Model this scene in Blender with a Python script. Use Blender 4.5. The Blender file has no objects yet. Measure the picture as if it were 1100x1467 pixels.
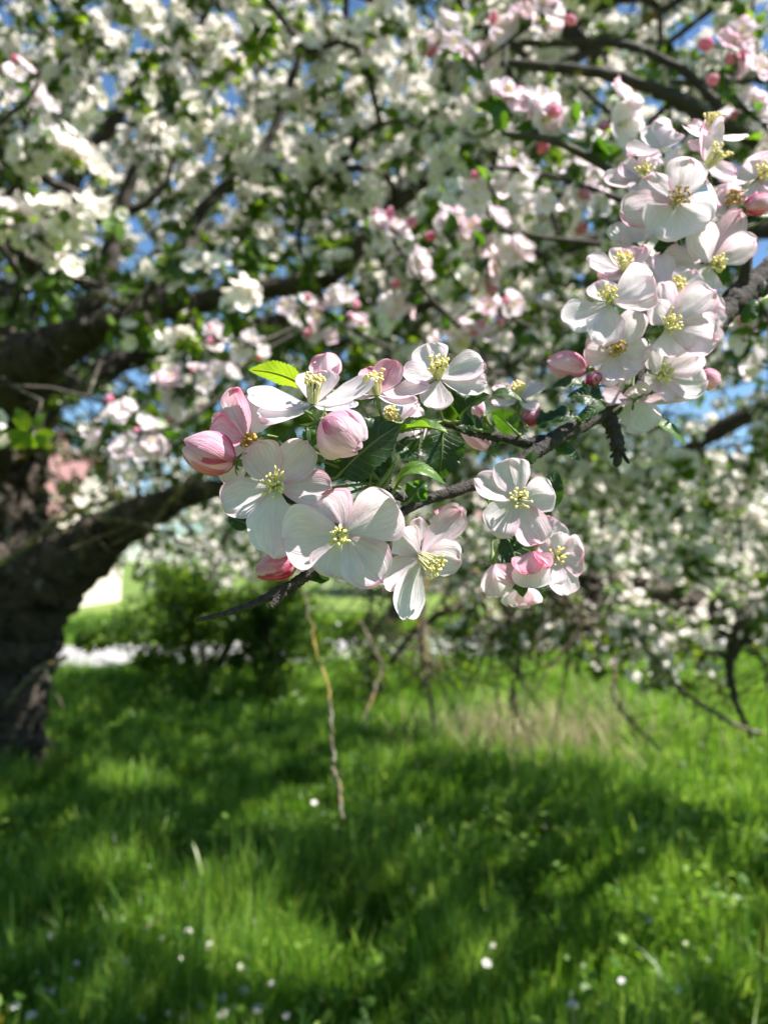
import bpy, math, random
import numpy as np
from mathutils import Vector

SC = bpy.context.scene
COL = SC.collection
R = math.radians

# ------------------------------------------------------------------ camera
PITCH = R(3.5)
CAM = np.array([0.0, 0.0, 1.5])
FPX = 1144.0                                  # focal length in photo pixels (1100 x 1467)
RT = np.array([1.0, 0, 0])
FW = np.array([0, math.cos(PITCH), math.sin(PITCH)])
UP = np.array([0, -math.sin(PITCH), math.cos(PITCH)])
cd = bpy.data.cameras.new('camera')
cam = bpy.data.objects.new('camera', cd); COL.objects.link(cam)
cam.location = CAM; cam.rotation_euler = (R(90) + PITCH, 0, 0)
cd.sensor_fit = 'AUTO'; cd.sensor_width = 36.0; cd.lens = FPX * 36.0 / 1467.0
cd.clip_start = 0.02; cd.clip_end = 3000
cd.dof.use_dof = True; cd.dof.focus_distance = 0.345; cd.dof.aperture_fstop = 8.6
cd.dof.aperture_blades = 0
SC.camera = cam

# ------------------------------------------------------------------ light
SUN_EL, SUN_AZ = 56.0, 100.0                    # azimuth from the view direction (+Y), positive = right
sd = np.array([math.sin(R(SUN_AZ)) * math.cos(R(SUN_EL)), math.cos(R(SUN_AZ)) * math.cos(R(SUN_EL)), math.sin(R(SUN_EL))])
W = bpy.data.worlds.new('World'); SC.world = W; W.use_nodes = True
nt = W.node_tree; nt.nodes.clear()
sky = nt.nodes.new('ShaderNodeTexSky'); sky.sky_type = 'NISHITA'; sky.sun_disc = False
sky.sun_elevation = R(SUN_EL); sky.sun_rotation = R(SUN_AZ); sky.air_density = 1.0; sky.dust_density = 0.0; sky.ozone_density = 2.2
bg = nt.nodes.new('ShaderNodeBackground'); bg.inputs[1].default_value = 0.053
wo = nt.nodes.new('ShaderNodeOutputWorld')
tint = nt.nodes.new('ShaderNodeMix'); tint.data_type = 'RGBA'; tint.blend_type = 'MULTIPLY'; tint.inputs[0].default_value = 1.0; tint.inputs[7].default_value = (.80, .97, 1.08, 1)
nt.links.new(sky.outputs[0], tint.inputs[6]); nt.links.new(tint.outputs[2], bg.inputs[0]); nt.links.new(bg.outputs[0], wo.inputs[0])
sl = bpy.data.lights.new('sun', 'SUN'); sl.energy = 5.0; sl.angle = R(0.53); sl.color = (1.0, 0.95, 0.88)
so = bpy.data.objects.new('sun', sl); COL.objects.link(so)
so.rotation_euler = Vector(-sd).to_track_quat('-Z', 'Y').to_euler()
SC.view_settings.view_transform = 'Standard'; SC.view_settings.look = 'None'
SC.view_settings.exposure = 1.66; SC.view_settings.gamma = 1.0
cy = SC.cycles
cy.max_bounces = 8; cy.diffuse_bounces = 4; cy.transmission_bounces = 5; cy.transparent_max_bounces = 8; cy.glossy_bounces = 2
cy.use_denoising = True
try: cy.denoiser = 'OPENIMAGEDENOISE'
except Exception: pass
cy.caustics_reflective = False; cy.caustics_refractive = False

# ------------------------------------------------------------------ helpers
def rng(s): return np.random.default_rng(s)
def V(x, y, z): return x * RT + y * UP - z * FW               # camera axes (right, up, towards the viewer) to world
def P(px, py, d): return CAM + V((px - 550) / FPX * d, -(py - 733.5) / FPX * d, -d)
def unit(v):
    v = np.asarray(v, float); n = np.linalg.norm(v); return v / n if n > 1e-12 else v
def tag(o, label=None, cat=None, group=None, kind=None):
    if label: o['label'] = label
    if cat: o['category'] = cat
    if group: o['group'] = group
    if kind: o['kind'] = kind
    return o
ORG = {}
def empty(name, loc, parent=None):
    o = bpy.data.objects.new(name, None); COL.objects.link(o); o.empty_display_size = 0.05
    loc = np.asarray(loc, float); ORG[o.name] = loc
    if parent is not None: o.parent = parent; o.location = loc - ORG[parent.name]
    else: o.location = loc
    return o

class MB:
    """collects vertices / faces (any n-gon lists as arrays), uv per vertex, 'pink' per vertex, material index per face"""
    def __init__(s): s.v = []; s.f = []; s.uv = []; s.pk = []; s.mi = []; s.n = 0
    def add(s, v, f, uv=None, pk=None, mi=0):
        v = np.asarray(v, float).reshape(-1, 3); f = np.asarray(f, int)
        s.v.append(v); s.f.append(f + s.n); s.n += len(v)
        s.uv.append(np.zeros((len(v), 2)) if uv is None else np.asarray(uv, float))
        s.pk.append(np.zeros(len(v)) if pk is None else np.broadcast_to(np.asarray(pk, float), (len(v),)).copy())
        s.mi.append(np.broadcast_to(np.asarray(mi, int), (len(f),)).copy())
    def mesh(s, name, mats, org=(0, 0, 0), smooth=True):
        me = bpy.data.meshes.new(name)
        v = np.concatenate(s.v) - np.asarray(org, float)
        loops = np.concatenate([a.ravel() for a in s.f]); cnt = np.concatenate([np.full(len(a), a.shape[1]) for a in s.f])
        me.vertices.add(len(v)); me.vertices.foreach_set('co', v.ravel())
        me.loops.add(len(loops)); me.loops.foreach_set('vertex_index', loops.astype(np.int32))
        me.polygons.add(len(cnt)); st = np.concatenate([[0], np.cumsum(cnt)[:-1]])
        me.polygons.foreach_set('loop_start', st.astype(np.int32)); me.polygons.foreach_set('loop_total', cnt.astype(np.int32))
        me.polygons.foreach_set('use_smooth', np.full(len(cnt), smooth))
        for m in (mats if isinstance(mats, (list, tuple)) else [mats]): me.materials.append(m)
        me.polygons.foreach_set('material_index', np.concatenate(s.mi).astype(np.int32))
        uvl = me.uv_layers.new(name='UVMap'); uvl.data.foreach_set('uv', np.concatenate(s.uv)[loops].ravel())
        a = me.attributes.new('pink', 'FLOAT', 'POINT'); a.data.foreach_set('value', np.concatenate(s.pk))
        me.update(calc_edges=True)
        return me
    def build(s, name, mats, parent=None, org=None, smooth=True):
        if org is None: org = ORG[parent.name] if parent is not None else np.zeros(3)
        org = np.asarray(org, float)
        o = bpy.data.objects.new(name, s.mesh(name, mats, org, smooth)); COL.objects.link(o); ORG[o.name] = org
        if parent is not None: o.parent = parent; o.location = org - ORG[parent.name]
        else: o.location = org
        return o

def gridf(nu, nv, wrap=False):
    i = np.arange(nu - 1)[:, None]; j = np.arange(nv if wrap else nv - 1)[None, :]; j2 = (j + 1) % nv
    return np.stack([i * nv + j, i * nv + j2, (i + 1) * nv + j2, (i + 1) * nv + j], -1).reshape(-1, 4)

def catmull(pts, n):
    pts = np.asarray(pts, float); p = np.vstack([2 * pts[0] - pts[1], pts, 2 * pts[-1] - pts[-2]])
    out = []
    for i in range(len(pts) - 1):
        a, b, c, d = p[i:i + 4]
        t = np.linspace(0, 1, n, endpoint=False)[:, None]
        out.append(0.5 * (2 * b + (c - a) * t + (2 * a - 5 * b + 4 * c - d) * t ** 2 + (3 * b - a - 3 * c + d) * t ** 3))
    return np.vstack(out + [pts[-1:]])

def tube(mb, pts, rad, sides=8, mi=0, rough=0.0, seed=0, cap=True, ridges=0.0):
    pts = np.asarray(pts, float); n = len(pts); rad = np.broadcast_to(np.asarray(rad, float), (n,)).copy()
    t = np.gradient(pts, axis=0); t /= np.linalg.norm(t, axis=1)[:, None] + 1e-12
    ref = np.array([0.3, 0.2, 0.93]) if abs(t[0] @ np.array([0.3, 0.2, 0.93])) < 0.9 else np.array([1.0, 0, 0])
    u = unit(np.cross(t[0], ref)); U = []
    for k in range(n):
        u = unit(u - (u @ t[k]) * t[k]); U.append(u)
    U = np.array(U); Wv = np.cross(t, U)
    a = np.linspace(0, 2 * math.pi, sides, endpoint=False)
    rr = np.ones((n, sides))
    if rough:
        g = rng(seed); 
        rr += rough * (g.standard_normal((n, sides)) * 0.6 + g.standard_normal((n, 1)) * 0.5 + 0.6 * np.sin(a[None] * 3 + np.linspace(0, n * .5, n)[:, None] + g.random() * 6))
    if ridges:
        g = rng(seed + 50); ll = np.concatenate([[0], np.cumsum(np.linalg.norm(np.diff(pts, axis=0), axis=1))])[:, None] / max(rad.max(), 1e-6)
        for k in (5, 9, 14, 21): rr += ridges * (5 / k) ** .6 * np.abs(np.sin(a[None] * k / 2 + g.random() * 6 + .8 * np.sin(ll * g.uniform(.6, 1.6) + g.random() * 6) + .5 * np.sin(ll * g.uniform(2, 4)))) * (.7 + .3 * np.sin(ll * g.uniform(3, 7) + a[None] * 2))
        rr += ridges * .5 * g.standard_normal((n, sides)) * .4
    v = pts[:, None] + (U[:, None] * np.cos(a)[None, :, None] + Wv[:, None] * np.sin(a)[None, :, None]) * (rad[:, None] * rr)[..., None]
    L = np.concatenate([[0], np.cumsum(np.linalg.norm(np.diff(pts, axis=0), axis=1))])
    uv = np.stack([np.broadcast_to(L[:, None], (n, sides)), np.broadcast_to(a[None] / 6.283, (n, sides))], -1)
    v = v.reshape(-1, 3); f = gridf(n, sides, True)
    mb.add(v, f, uv.reshape(-1, 2), None, mi)
    if cap:
        for k, sgn in ((0, -1), (n - 1, 1)):
            ring = v[k * sides:(k + 1) * sides]; c = pts[k] + sgn * t[k] * rad[k] * 0.35
            tri = np.array([[i, (i + 1) % sides, sides] for i in range(sides)])
            mb.add(np.vstack([ring, c]), tri if sgn > 0 else tri[:, ::-1], None, None, mi)

def ellipsoids(mb, cen, axis, ra, rb, mi=0, ns=6, nr=4):
    """many small ellipsoids; cen (n,3), axis (n,3) long direction"""
    th = np.linspace(0.15, math.pi - 0.15, nr); ph = np.linspace(0, 2 * math.pi, ns, endpoint=False)
    for c, ax, a, b in zip(cen, axis, np.broadcast_to(ra, len(cen)), np.broadcast_to(rb, len(cen))):
        ax = unit(ax); u = unit(np.cross(ax, [0.31, 0.77, 0.55])); w = np.cross(ax, u)
        v = c + ax * (a * np.cos(th))[:, None, None] + (u * np.cos(ph)[:, None] + w * np.sin(ph)[:, None])[None] * (b * np.sin(th))[:, None, None]
        mb.add(v.reshape(-1, 3), gridf(nr, ns, True), None, None, mi)
        for k in (0, nr - 1):
            mb.add(v[k], np.array([list(range(ns))]), None, None, mi)

# ------------------------------------------------------------------ materials
def new_mat(name):
    m = bpy.data.materials.new(name); m.use_nodes = True; nt = m.node_tree; nt.nodes.clear()
    out = nt.nodes.new('ShaderNodeOutputMaterial'); return m, nt, out
def N_(nt, t, **kw):
    n = nt.nodes.new(t)
    for k, v in kw.items():
        if k.startswith('i_'):
            n.inputs[k[2:].replace('_', ' ')].default_value = v
        else: setattr(n, k, v)
    return n
def ramp(nt, stops, interp='LINEAR'):
    n = nt.nodes.new('ShaderNodeValToRGB'); cr = n.color_ramp; cr.interpolation = interp
    while len(cr.elements) < len(stops): cr.elements.new(0.5)
    for e, (p, c) in zip(cr.elements, stops): e.position = p; e.color = (*c, 1) if len(c) == 3 else c
    return n
def math_(nt, op, a, b=None, clamp=False):
    n = nt.nodes.new('ShaderNodeMath'); n.operation = op; n.use_clamp = clamp
    for i, x in enumerate((a, b)):
        if x is None: continue
        if isinstance(x, (int, float)): n.inputs[i].default_value = x
        else: nt.links.new(x, n.inputs[i])
    return n.outputs[0]
def mixc(nt, fac, a, b, blend='MIX'):
    n = nt.nodes.new('ShaderNodeMix'); n.data_type = 'RGBA'; n.blend_type = blend
    for i, x in ((0, fac), (6, a), (7, b)):
        if isinstance(x, (int, float)): n.inputs[i].default_value = x
        elif isinstance(x, tuple): n.inputs[i].default_value = (*x, 1)
        else: nt.links.new(x, n.inputs[i])
    return n.outputs[2]
def thin(nt, out, col, tcol, trans, rough=0.5, spec=0.3, normal=None, sheen=0.0):
    p = N_(nt, 'ShaderNodeBsdfPrincipled'); nt.links.new(col, p.inputs['Base Color']); p.inputs['Roughness'].default_value = rough
    p.inputs['Specular IOR Level'].default_value = spec
    if sheen: p.inputs['Sheen Weight'].default_value = sheen
    t = N_(nt, 'ShaderNodeBsdfTranslucent'); nt.links.new(tcol, t.inputs[0])
    if normal is not None: nt.links.new(normal, p.inputs['Normal']); nt.links.new(normal, t.inputs['Normal'])
    m = N_(nt, 'ShaderNodeMixShader'); m.inputs[0].default_value = trans
    nt.links.new(p.outputs[0], m.inputs[1]); nt.links.new(t.outputs[0], m.inputs[2]); nt.links.new(m.outputs[0], out.inputs[0])

def petal_material():
    m, nt, out = new_mat('petal'); L = nt.links
    uv = N_(nt, 'ShaderNodeUVMap', uv_map='UVMap'); at = N_(nt, 'ShaderNodeAttribute', attribute_name='pink')
    mp = N_(nt, 'ShaderNodeMapping'); mp.inputs['Scale'].default_value = (1.3, 11, 1); L.new(uv.outputs[0], mp.inputs[0])
    v1 = N_(nt, 'ShaderNodeTexNoise', i_Scale=1.0, i_Detail=4.0, i_Roughness=0.62, i_Distortion=0.25); L.new(mp.outputs[0], v1.inputs['Vector'])
    mp2 = N_(nt, 'ShaderNodeMapping'); mp2.inputs['Scale'].default_value = (3.0, 34, 1); L.new(uv.outputs[0], mp2.inputs[0])
    v2 = N_(nt, 'ShaderNodeTexNoise', i_Scale=1.0, i_Detail=3.0, i_Roughness=0.55, i_Distortion=0.5); L.new(mp2.outputs[0], v2.inputs['Vector'])
    geo = N_(nt, 'ShaderNodeNewGeometry')
    v3 = N_(nt, 'ShaderNodeTexNoise', i_Scale=260.0, i_Detail=3.0, i_Roughness=0.6); L.new(geo.outputs['Position'], v3.inputs['Vector'])
    s = math_(nt, 'SUBTRACT', v1.outputs[0], 0.5); s = math_(nt, 'MULTIPLY', s, 1.1)
    s2 = math_(nt, 'MULTIPLY', math_(nt, 'SUBTRACT', v2.outputs[0], 0.5), 0.35)
    s3 = math_(nt, 'MULTIPLY', math_(nt, 'SUBTRACT', v3.outputs[0], 0.5), 0.22)
    tot = math_(nt, 'ADD', math_(nt, 'ADD', s, s2), s3)
    k = math_(nt, 'MULTIPLY', tot, math_(nt, 'ADD', math_(nt, 'MULTIPLY', at.outputs['Fac'], 1.0), 0.34))
    v4 = N_(nt, 'ShaderNodeTexNoise', i_Scale=85.0, i_Detail=3.0, i_Roughness=0.6); L.new(geo.outputs['Position'], v4.inputs['Vector'])
    st = math_(nt, 'MULTIPLY', math_(nt, 'SUBTRACT', v4.outputs[0], 0.48), 0.36)
    pk = math_(nt, 'ADD', math_(nt, 'ADD', at.outputs['Fac'], k), st, True)
    c = ramp(nt, [(0.0, (.895, .845, .895)), (0.18, (.88, .74, .825)), (0.42, (.83, .50, .62)), (0.72, (.74, .20, .36)), (1.0, (.52, .025, .09))])
    L.new(pk, c.inputs[0])
    tc = mixc(nt, 0.35, c.outputs[0], (1.0, .915, .97), 'MULTIPLY')
    b = N_(nt, 'ShaderNodeBump', i_Strength=0.65, i_Distance=0.0009)
    hh = math_(nt, 'ADD', v1.outputs[0], math_(nt, 'ADD', math_(nt, 'MULTIPLY', v2.outputs[0], 0.7), math_(nt, 'MULTIPLY', v3.outputs[0], 0.4))); L.new(hh, b.inputs['Height'])
    sh = N_(nt, 'ShaderNodeMapRange'); sh.inputs[1].default_value = .35; sh.inputs[2].default_value = .62; sh.inputs[3].default_value = .89; sh.inputs[4].default_value = 1.0; L.new(v2.outputs[0], sh.inputs[0])
    cc = N_(nt, 'ShaderNodeVectorMath', operation='MULTIPLY'); L.new(c.outputs[0], cc.inputs[0]); L.new(sh.outputs[0], cc.inputs[1]); tt = N_(nt, 'ShaderNodeVectorMath', operation='MULTIPLY'); L.new(tc, tt.inputs[0]); L.new(sh.outputs[0], tt.inputs[1])
    thin(nt, out, cc.outputs[0], tt.outputs[0], 0.54, 0.65, 0.12, b.outputs[0], 0.1)
    return m
def leaf_material(name, cols, tcols, trans=0.38, veins=True, rough=0.42, rnd=True):
    m, nt, out = new_mat(name); L = nt.links
    uv = N_(nt, 'ShaderNodeUVMap', uv_map='UVMap'); sp = N_(nt, 'ShaderNodeSeparateXYZ'); L.new(uv.outputs[0], sp.inputs[0])
    geo = N_(nt, 'ShaderNodeNewGeometry'); at = N_(nt, 'ShaderNodeAttribute', attribute_name='pink')
    nz = N_(nt, 'ShaderNodeTexNoise', i_Scale=120.0 if veins else 3.0, i_Detail=4.0); L.new(geo.outputs['Position'], nz.inputs['Vector'])
    f = math_(nt, 'ADD', at.outputs['Fac'], math_(nt, 'MULTIPLY', math_(nt, 'SUBTRACT', nz.outputs[0], 0.5), 0.5), True)
    c = ramp(nt, [(i / (len(cols) - 1), x) for i, x in enumerate(cols)]); L.new(f, c.inputs[0])
    t = ramp(nt, [(i / (len(tcols) - 1), x) for i, x in enumerate(tcols)]); L.new(f, t.inputs[0])
    col, tco, nrm = c.outputs[0], t.outputs[0], None
    if veins:
        av = math_(nt, 'ABSOLUTE', math_(nt, 'SUBTRACT', sp.outputs['Y'], 0.5))
        q = math_(nt, 'MULTIPLY', math_(nt, 'SUBTRACT', sp.outputs['X'], math_(nt, 'MULTIPLY', av, 0.55)), 8.0)
        q = math_(nt, 'ADD', q, math_(nt, 'MULTIPLY', nz.outputs[0], 0.5))
        fr = math_(nt, 'ABSOLUTE', math_(nt, 'SUBTRACT', math_(nt, 'FRACT', q), 0.5))
        side = N_(nt, 'ShaderNodeMapRange'); side.inputs[1].default_value = 0.0; side.inputs[2].default_value = 0.10; side.inputs[3].default_value = 1.0; side.inputs[4].default_value = 0.0
        L.new(fr, side.inputs[0])
        mid = N_(nt, 'ShaderNodeMapRange'); mid.inputs[1].default_value = 0.012; mid.inputs[2].default_value = 0.035; mid.inputs[3].default_value = 1.0; mid.inputs[4].default_value = 0.0
        L.new(av, mid.inputs[0])
        vv = math_(nt, 'MAXIMUM', math_(nt, 'MULTIPLY', side.outputs[0], 0.35), mid.outputs[0])
        col = mixc(nt, math_(nt, 'MULTIPLY', vv, 0.75), col, (.16, .24, .07)); tco = mixc(nt, math_(nt, 'MULTIPLY', vv, 0.5), tco, (.10, .16, .02))
        n2 = N_(nt, 'ShaderNodeTexVoronoi', i_Scale=420.0); L.new(geo.outputs['Position'], n2.inputs['Vector'])
        b = N_(nt, 'ShaderNodeBump', i_Strength=0.6, i_Distance=0.0008)
        h = math_(nt, 'SUBTRACT', math_(nt, 'MULTIPLY', n2.outputs[0], 0.35), math_(nt, 'MULTIPLY', vv, 1.0)); L.new(h, b.inputs['Height']); nrm = b.outputs[0]
    thin(nt, out, col, tco, trans, rough, 0.4, nrm)
    return m
def bark_material(name, base, dark, lich, scale, lich_amt=0.6, yellow=None, bump=0.6, dist=0.01):
    m, nt, out = new_mat(name); L = nt.links
    geo = N_(nt, 'ShaderNodeNewGeometry')
    a = N_(nt, 'ShaderNodeTexNoise', i_Scale=scale, i_Detail=7.0, i_Roughness=0.65); L.new(geo.outputs['Position'], a.inputs['Vector'])
    v = N_(nt, 'ShaderNodeTexVoronoi', i_Scale=scale * 1.6); v.feature = 'DISTANCE_TO_EDGE'; L.new(geo.outputs['Position'], v.inputs['Vector'])
    l = N_(nt, 'ShaderNodeTexNoise', i_Scale=scale * 0.55, i_Detail=5.0, i_Roughness=0.6); L.new(geo.outputs['Position'], l.inputs['Vector'])
    c = ramp(nt, [(0.32, dark), (0.68, base)]); L.new(a.outputs[0], c.inputs[0])
    lm = ramp(nt, [(lich_amt, (0, 0, 0)), (lich_amt + 0.07, (1, 1, 1))]); L.new(l.outputs[0], lm.inputs[0])
    col = mixc(nt, lm.outputs[0], c.outputs[0], lich)
    if yellow:
        y = N_(nt, 'ShaderNodeTexNoise', i_Scale=scale * 0.4, i_Detail=4.0); mpv = N_(nt, 'ShaderNodeMapping'); mpv.inputs['Location'].default_value = (7.3, 2.1, 4.4)
        L.new(geo.outputs['Position'], mpv.inputs[0]); L.new(mpv.outputs[0], y.inputs['Vector'])
        ym = ramp(nt, [(yellow[1], (0, 0, 0)), (yellow[1] + 0.06, (1, 1, 1))]); L.new(y.outputs[0], ym.inputs[0])
        col = mixc(nt, ym.outputs[0], col, yellow[0])
    p = N_(nt, 'ShaderNodeBsdfPrincipled', i_Roughness=0.85); L.new(col, p.inputs['Base Color'])
    b = N_(nt, 'ShaderNodeBump', i_Strength=bump, i_Distance=dist)
    h = math_(nt, 'ADD', a.outputs[0], math_(nt, 'MULTIPLY', v.outputs[0], 0.8)); L.new(h, b.inputs['Height']); L.new(b.outputs[0], p.inputs['Normal'])
    L.new(p.outputs[0], out.inputs[0]); return m
def plain(name, col, rough=0.6, noise=None, trans=0.0):
    m, nt, out = new_mat(name); L = nt.links
    geo = N_(nt, 'ShaderNodeNewGeometry')
    n = N_(nt, 'ShaderNodeTexNoise', i_Scale=(noise or 200.0), i_Detail=4.0); L.new(geo.outputs['Position'], n.inputs['Vector'])
    c = ramp(nt, [(0.3, tuple(x * 0.75 for x in col)), (0.7, tuple(min(1, x * 1.15) for x in col))]); L.new(n.outputs[0], c.inputs[0])
    thin(nt, out, c.outputs[0], c.outputs[0], trans, rough, 0.3)
    return m

M_PETAL = petal_material()
M_LEAF = leaf_material('leaf_green', [(.009, .030, .007), (.030, .085, .011), (.11, .20, .02)], [(.03, .09, .004), (.11, .27, .01), (.42, .60, .02)], 0.40)
M_BACKLEAF = leaf_material('crown_leaf', [(.020, .055, .008), (.05, .115, .014), (.09, .17, .02)], [(.06, .13, .006), (.16, .28, .010), (.30, .44, .02)], 0.42, False)
M_BLOSSOM = leaf_material('crown_blossom', [(.86, .83, .79), (.86, .81, .78), (.85, .68, .71)], [(.87, .81, .77), (.87, .79, .76), (.84, .5, .54)], 0.40, False, 0.6)
M_STEM = plain('green_stem', (.13, .19, .05), 0.55, 300, 0.1)
M_SEPAL = plain('sepal_green', (.10, .16, .05), 0.6, 400, 0.2)
M_FIL = plain('filament', (.80, .78, .52), 0.5, 300, 0.35)
M_ANTH = plain('anther', (.80, .68, .28), 0.6, 900, 0.1)
M_ANTH_OLD = plain('anther_aged', (.48, .27, .06), 0.7, 900, 0.1)
M_CENTRE = plain('blossom_centre', (.62, .52, .12), 0.6, 60)
M_BARK = bark_material('branch_bark', (.050, .040, .033), (.010, .008, .007), (.22, .21, .19), 420, 0.63, None, 0.9, 0.0015)
M_TRUNK = bark_material('trunk_bark', (.085, .062, .048), (.016, .012, .009), (.22, .21, .17), 9, 0.62, ((.30, .21, .03), 0.66), 1.0, 0.05)
M_TWIG = bark_material('twig_bark', (.045, .035, .027), (.014, .011, .008), (.20, .19, .14), 30, 0.60, ((.35, .26, .03), 0.70), 0.4, 0.004)
M_LICHEN = bark_material('lichen_bark', (.15, .12, .075), (.045, .036, .024), (.24, .23, .19), 45, 0.56, ((.27, .19, .05), 0.57), 0.5, 0.003)

# ------------------------------------------------------------------ petals, flowers, buds, leaves (close range)
def petal_grid(B, T, w, Nn, g, cup=0.35, arch=-0.10, ruff=0.035, notch=0.05, nu=22, nv=19, crease=0.03, claw=0.13, twist=0.0, curl=0.0):
    d = T - B; L = np.linalg.norm(d); e = d / L
    Nn = unit(Nn - (Nn @ e) * e); s = np.cross(Nn, e)
    tt = np.linspace(0, 1, nu); u = np.sin(tt * math.pi / 2) ** 0.9
    um = 0.60 + 0.05 * g.random()
    hw = np.where(u < um, claw + (1 - claw) * np.sin(np.clip(u / um, 0, 1) * math.pi / 2) ** 1.25, np.sqrt(np.clip(1 - ((u - um) / (1 - um)) ** 2.3, 0, 1)))
    v = np.linspace(-1, 1, nv)
    Ug, Vg = np.meshgrid(u, v, indexing='ij'); H = hw[:, None]
    X = Vg * H * (w / 2) * (1 + 0.05 * np.sin(Ug * 9 + g.random() * 6))
    Y = Ug * L
    nt_ = g.uniform(0.3, 1.2) * notch
    Y = Y - nt_ * L * np.exp(-((X - g.uniform(-.15, .15) * w) / (0.13 * w)) ** 2) * Ug ** 8
    # irregular margin and small nicks
    for _ in range(int(g.integers(1, 4))):
        Y -= L * g.uniform(.015, .05) * np.exp(-((Vg - g.uniform(-.85, .85)) / g.uniform(.05, .12)) ** 2) * Ug ** 10
    for k in (3, 5, 9):
        Y += L * 0.013 * np.sin(Vg * k + g.random() * 6) * Ug ** 6
        X += w * 0.008 * np.sin(Ug * k * 2.2 + g.random() * 6) * np.abs(Vg)
    Z = cup * (X ** 2) / (w / 2) + arch * L * 4 * Ug * (1 - Ug)
    Z -= crease * w * np.exp(-(Vg / 0.16) ** 2) * np.sin(math.pi * np.clip(Ug * .95, 0, 1))
    for k in range(5):
        Z += ruff * w * (0.35 + 0.65 * np.abs(Vg)) * Ug ** 1.5 * np.sin(g.uniform(2, 8) * Vg + g.uniform(2, 7) * Ug + g.random() * 6) * 0.6
    f1, f2 = g.uniform(5, 8), g.uniform(10, 15)
    Z += w * .012 * Ug ** .8 * np.sin(Vg * f1 + g.random() * 6 + Ug * 1.5) + w * .006 * Ug * np.sin(Vg * f2 + g.random() * 6 - Ug * 2)
    twist = twist + g.uniform(-.10, .10); curl = curl + g.uniform(-.10, .12)
    Z += twist * w * Vg * Ug + curl * L * np.clip(Ug - 0.62, 0, 1) ** 2 * 4
    pts = B + Y[..., None] * e + X[..., None] * s + Z[..., None] * Nn
    return pts, Ug, Vg

def petal(parent, B, T, w, Nn, g, pink=0.1, edge=0.22, **kw):
    nu, nv = kw.pop('nu', 22), kw.pop('nv', 19)
    pts, Ug, Vg = petal_grid(B, T, w, Nn, g, nu=nu, nv=nv, **kw)
    rim = np.clip(np.maximum(np.abs(Vg) ** 3, Ug ** 7), 0, 1)
    a, b = g.random() * 6, g.random() * 6
    blot = 0.5 + 0.5 * np.sin(Vg * 2 + a) * np.sin(Ug * 3 + b)
    pk = np.clip(pink * (0.55 + 0.75 * blot) + edge * rim * (0.35 + 0.9 * blot), 0, 1)
    mb = MB(); mb.add(pts.reshape(-1, 3), gridf(nu, nv), np.stack([Ug, Vg * .5 + .5], -1).reshape(-1, 2), pk.ravel())
    return mb.build('petal', M_PETAL, parent)

def stamens(parent, B, ax, g, length, spread=0.42, n=20, old=False, rpx=1.0, mats=None):
    mb = MB(); ax = unit(ax); u = unit(np.cross(ax, [.3, .5, .8])); w = np.cross(ax, u); cen, dirs = [], []
    for k in range(n):
        a = k * 2.399 + g.random() * .4; q = math.sqrt((k + .5) / n)
        base = B + (u * math.cos(a) + w * math.sin(a)) * length * .20 * q
        tilt = spread * q * g.uniform(.6, 1.25)
        dr = unit(ax + (u * math.cos(a) + w * math.sin(a)) * math.tan(tilt))
        L = length * g.uniform(.72, 1.08)
        mid = base + dr * L * .5 + ax * L * .08; tip = base + dr * L + unit(g.standard_normal(3)) * L * .08
        pts = catmull([base, mid, tip], 3); tube(mb, pts, np.linspace(.00030, .00020, len(pts)) * rpx, 5, 0, cap=False)
        cen.append(tip); dirs.append(g.standard_normal(3) * .9 + dr * .5)
    for k in range(5):
        a = k * 1.257; dr = unit(ax + (u * math.cos(a) + w * math.sin(a)) * .22)
        pts = np.array([B, B + ax * length * .4, B + dr * length * .82]); tube(mb, pts, .00028 * rpx, 5, 2, cap=True)
    ellipsoids(mb, np.array(cen), np.array(dirs), g.uniform(.0011, .0017, n) * rpx, g.uniform(.0006, .0009, n) * rpx, 1, 6, 5)
    return mb.build('stamens', mats or [M_FIL, M_ANTH_OLD if old else M_ANTH, M_SEPAL], parent)

def stalk_mesh(B, ax, hub, g, r=0.0007, sepals=True, sl=0.0065):
    mb = MB(); ax = unit(ax); d = np.linalg.norm(hub - B)
    rec = B - ax * 0.004
    pts = catmull([B, rec, B - ax * min(.012, d * .45) + (hub - B) * .15, hub], 6)
    rad = np.interp(np.linspace(0, 1, len(pts)), [0, .12, .30, .45, 1], [.0016, .0021, .0014, r, r * 1.05]); tube(mb, pts, rad, 8, 0)
    if sepals:
        u = unit(np.cross(ax, [.2, .6, .7])); w = np.cross(ax, u)
        for k in range(5):
            a = k * 1.2566 + .6; out = u * math.cos(a) + w * math.sin(a)
            b = B - ax * .0008 + out * .0014; tp = b + out * sl * .8 - ax * sl * g.uniform(.1, .7); s = np.cross(out, ax) * .0016
            v = np.array([b - s, b + s, b * .45 + tp * .55 - s * .75, b * .45 + tp * .55 + s * .75, tp - ax * .001]); mb.add(v, np.array([[0, 1, 3, 2]]), None, None, 1); mb.add(v, np.array([[2, 3, 4]]), None, None, 1)
    return mb

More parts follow.
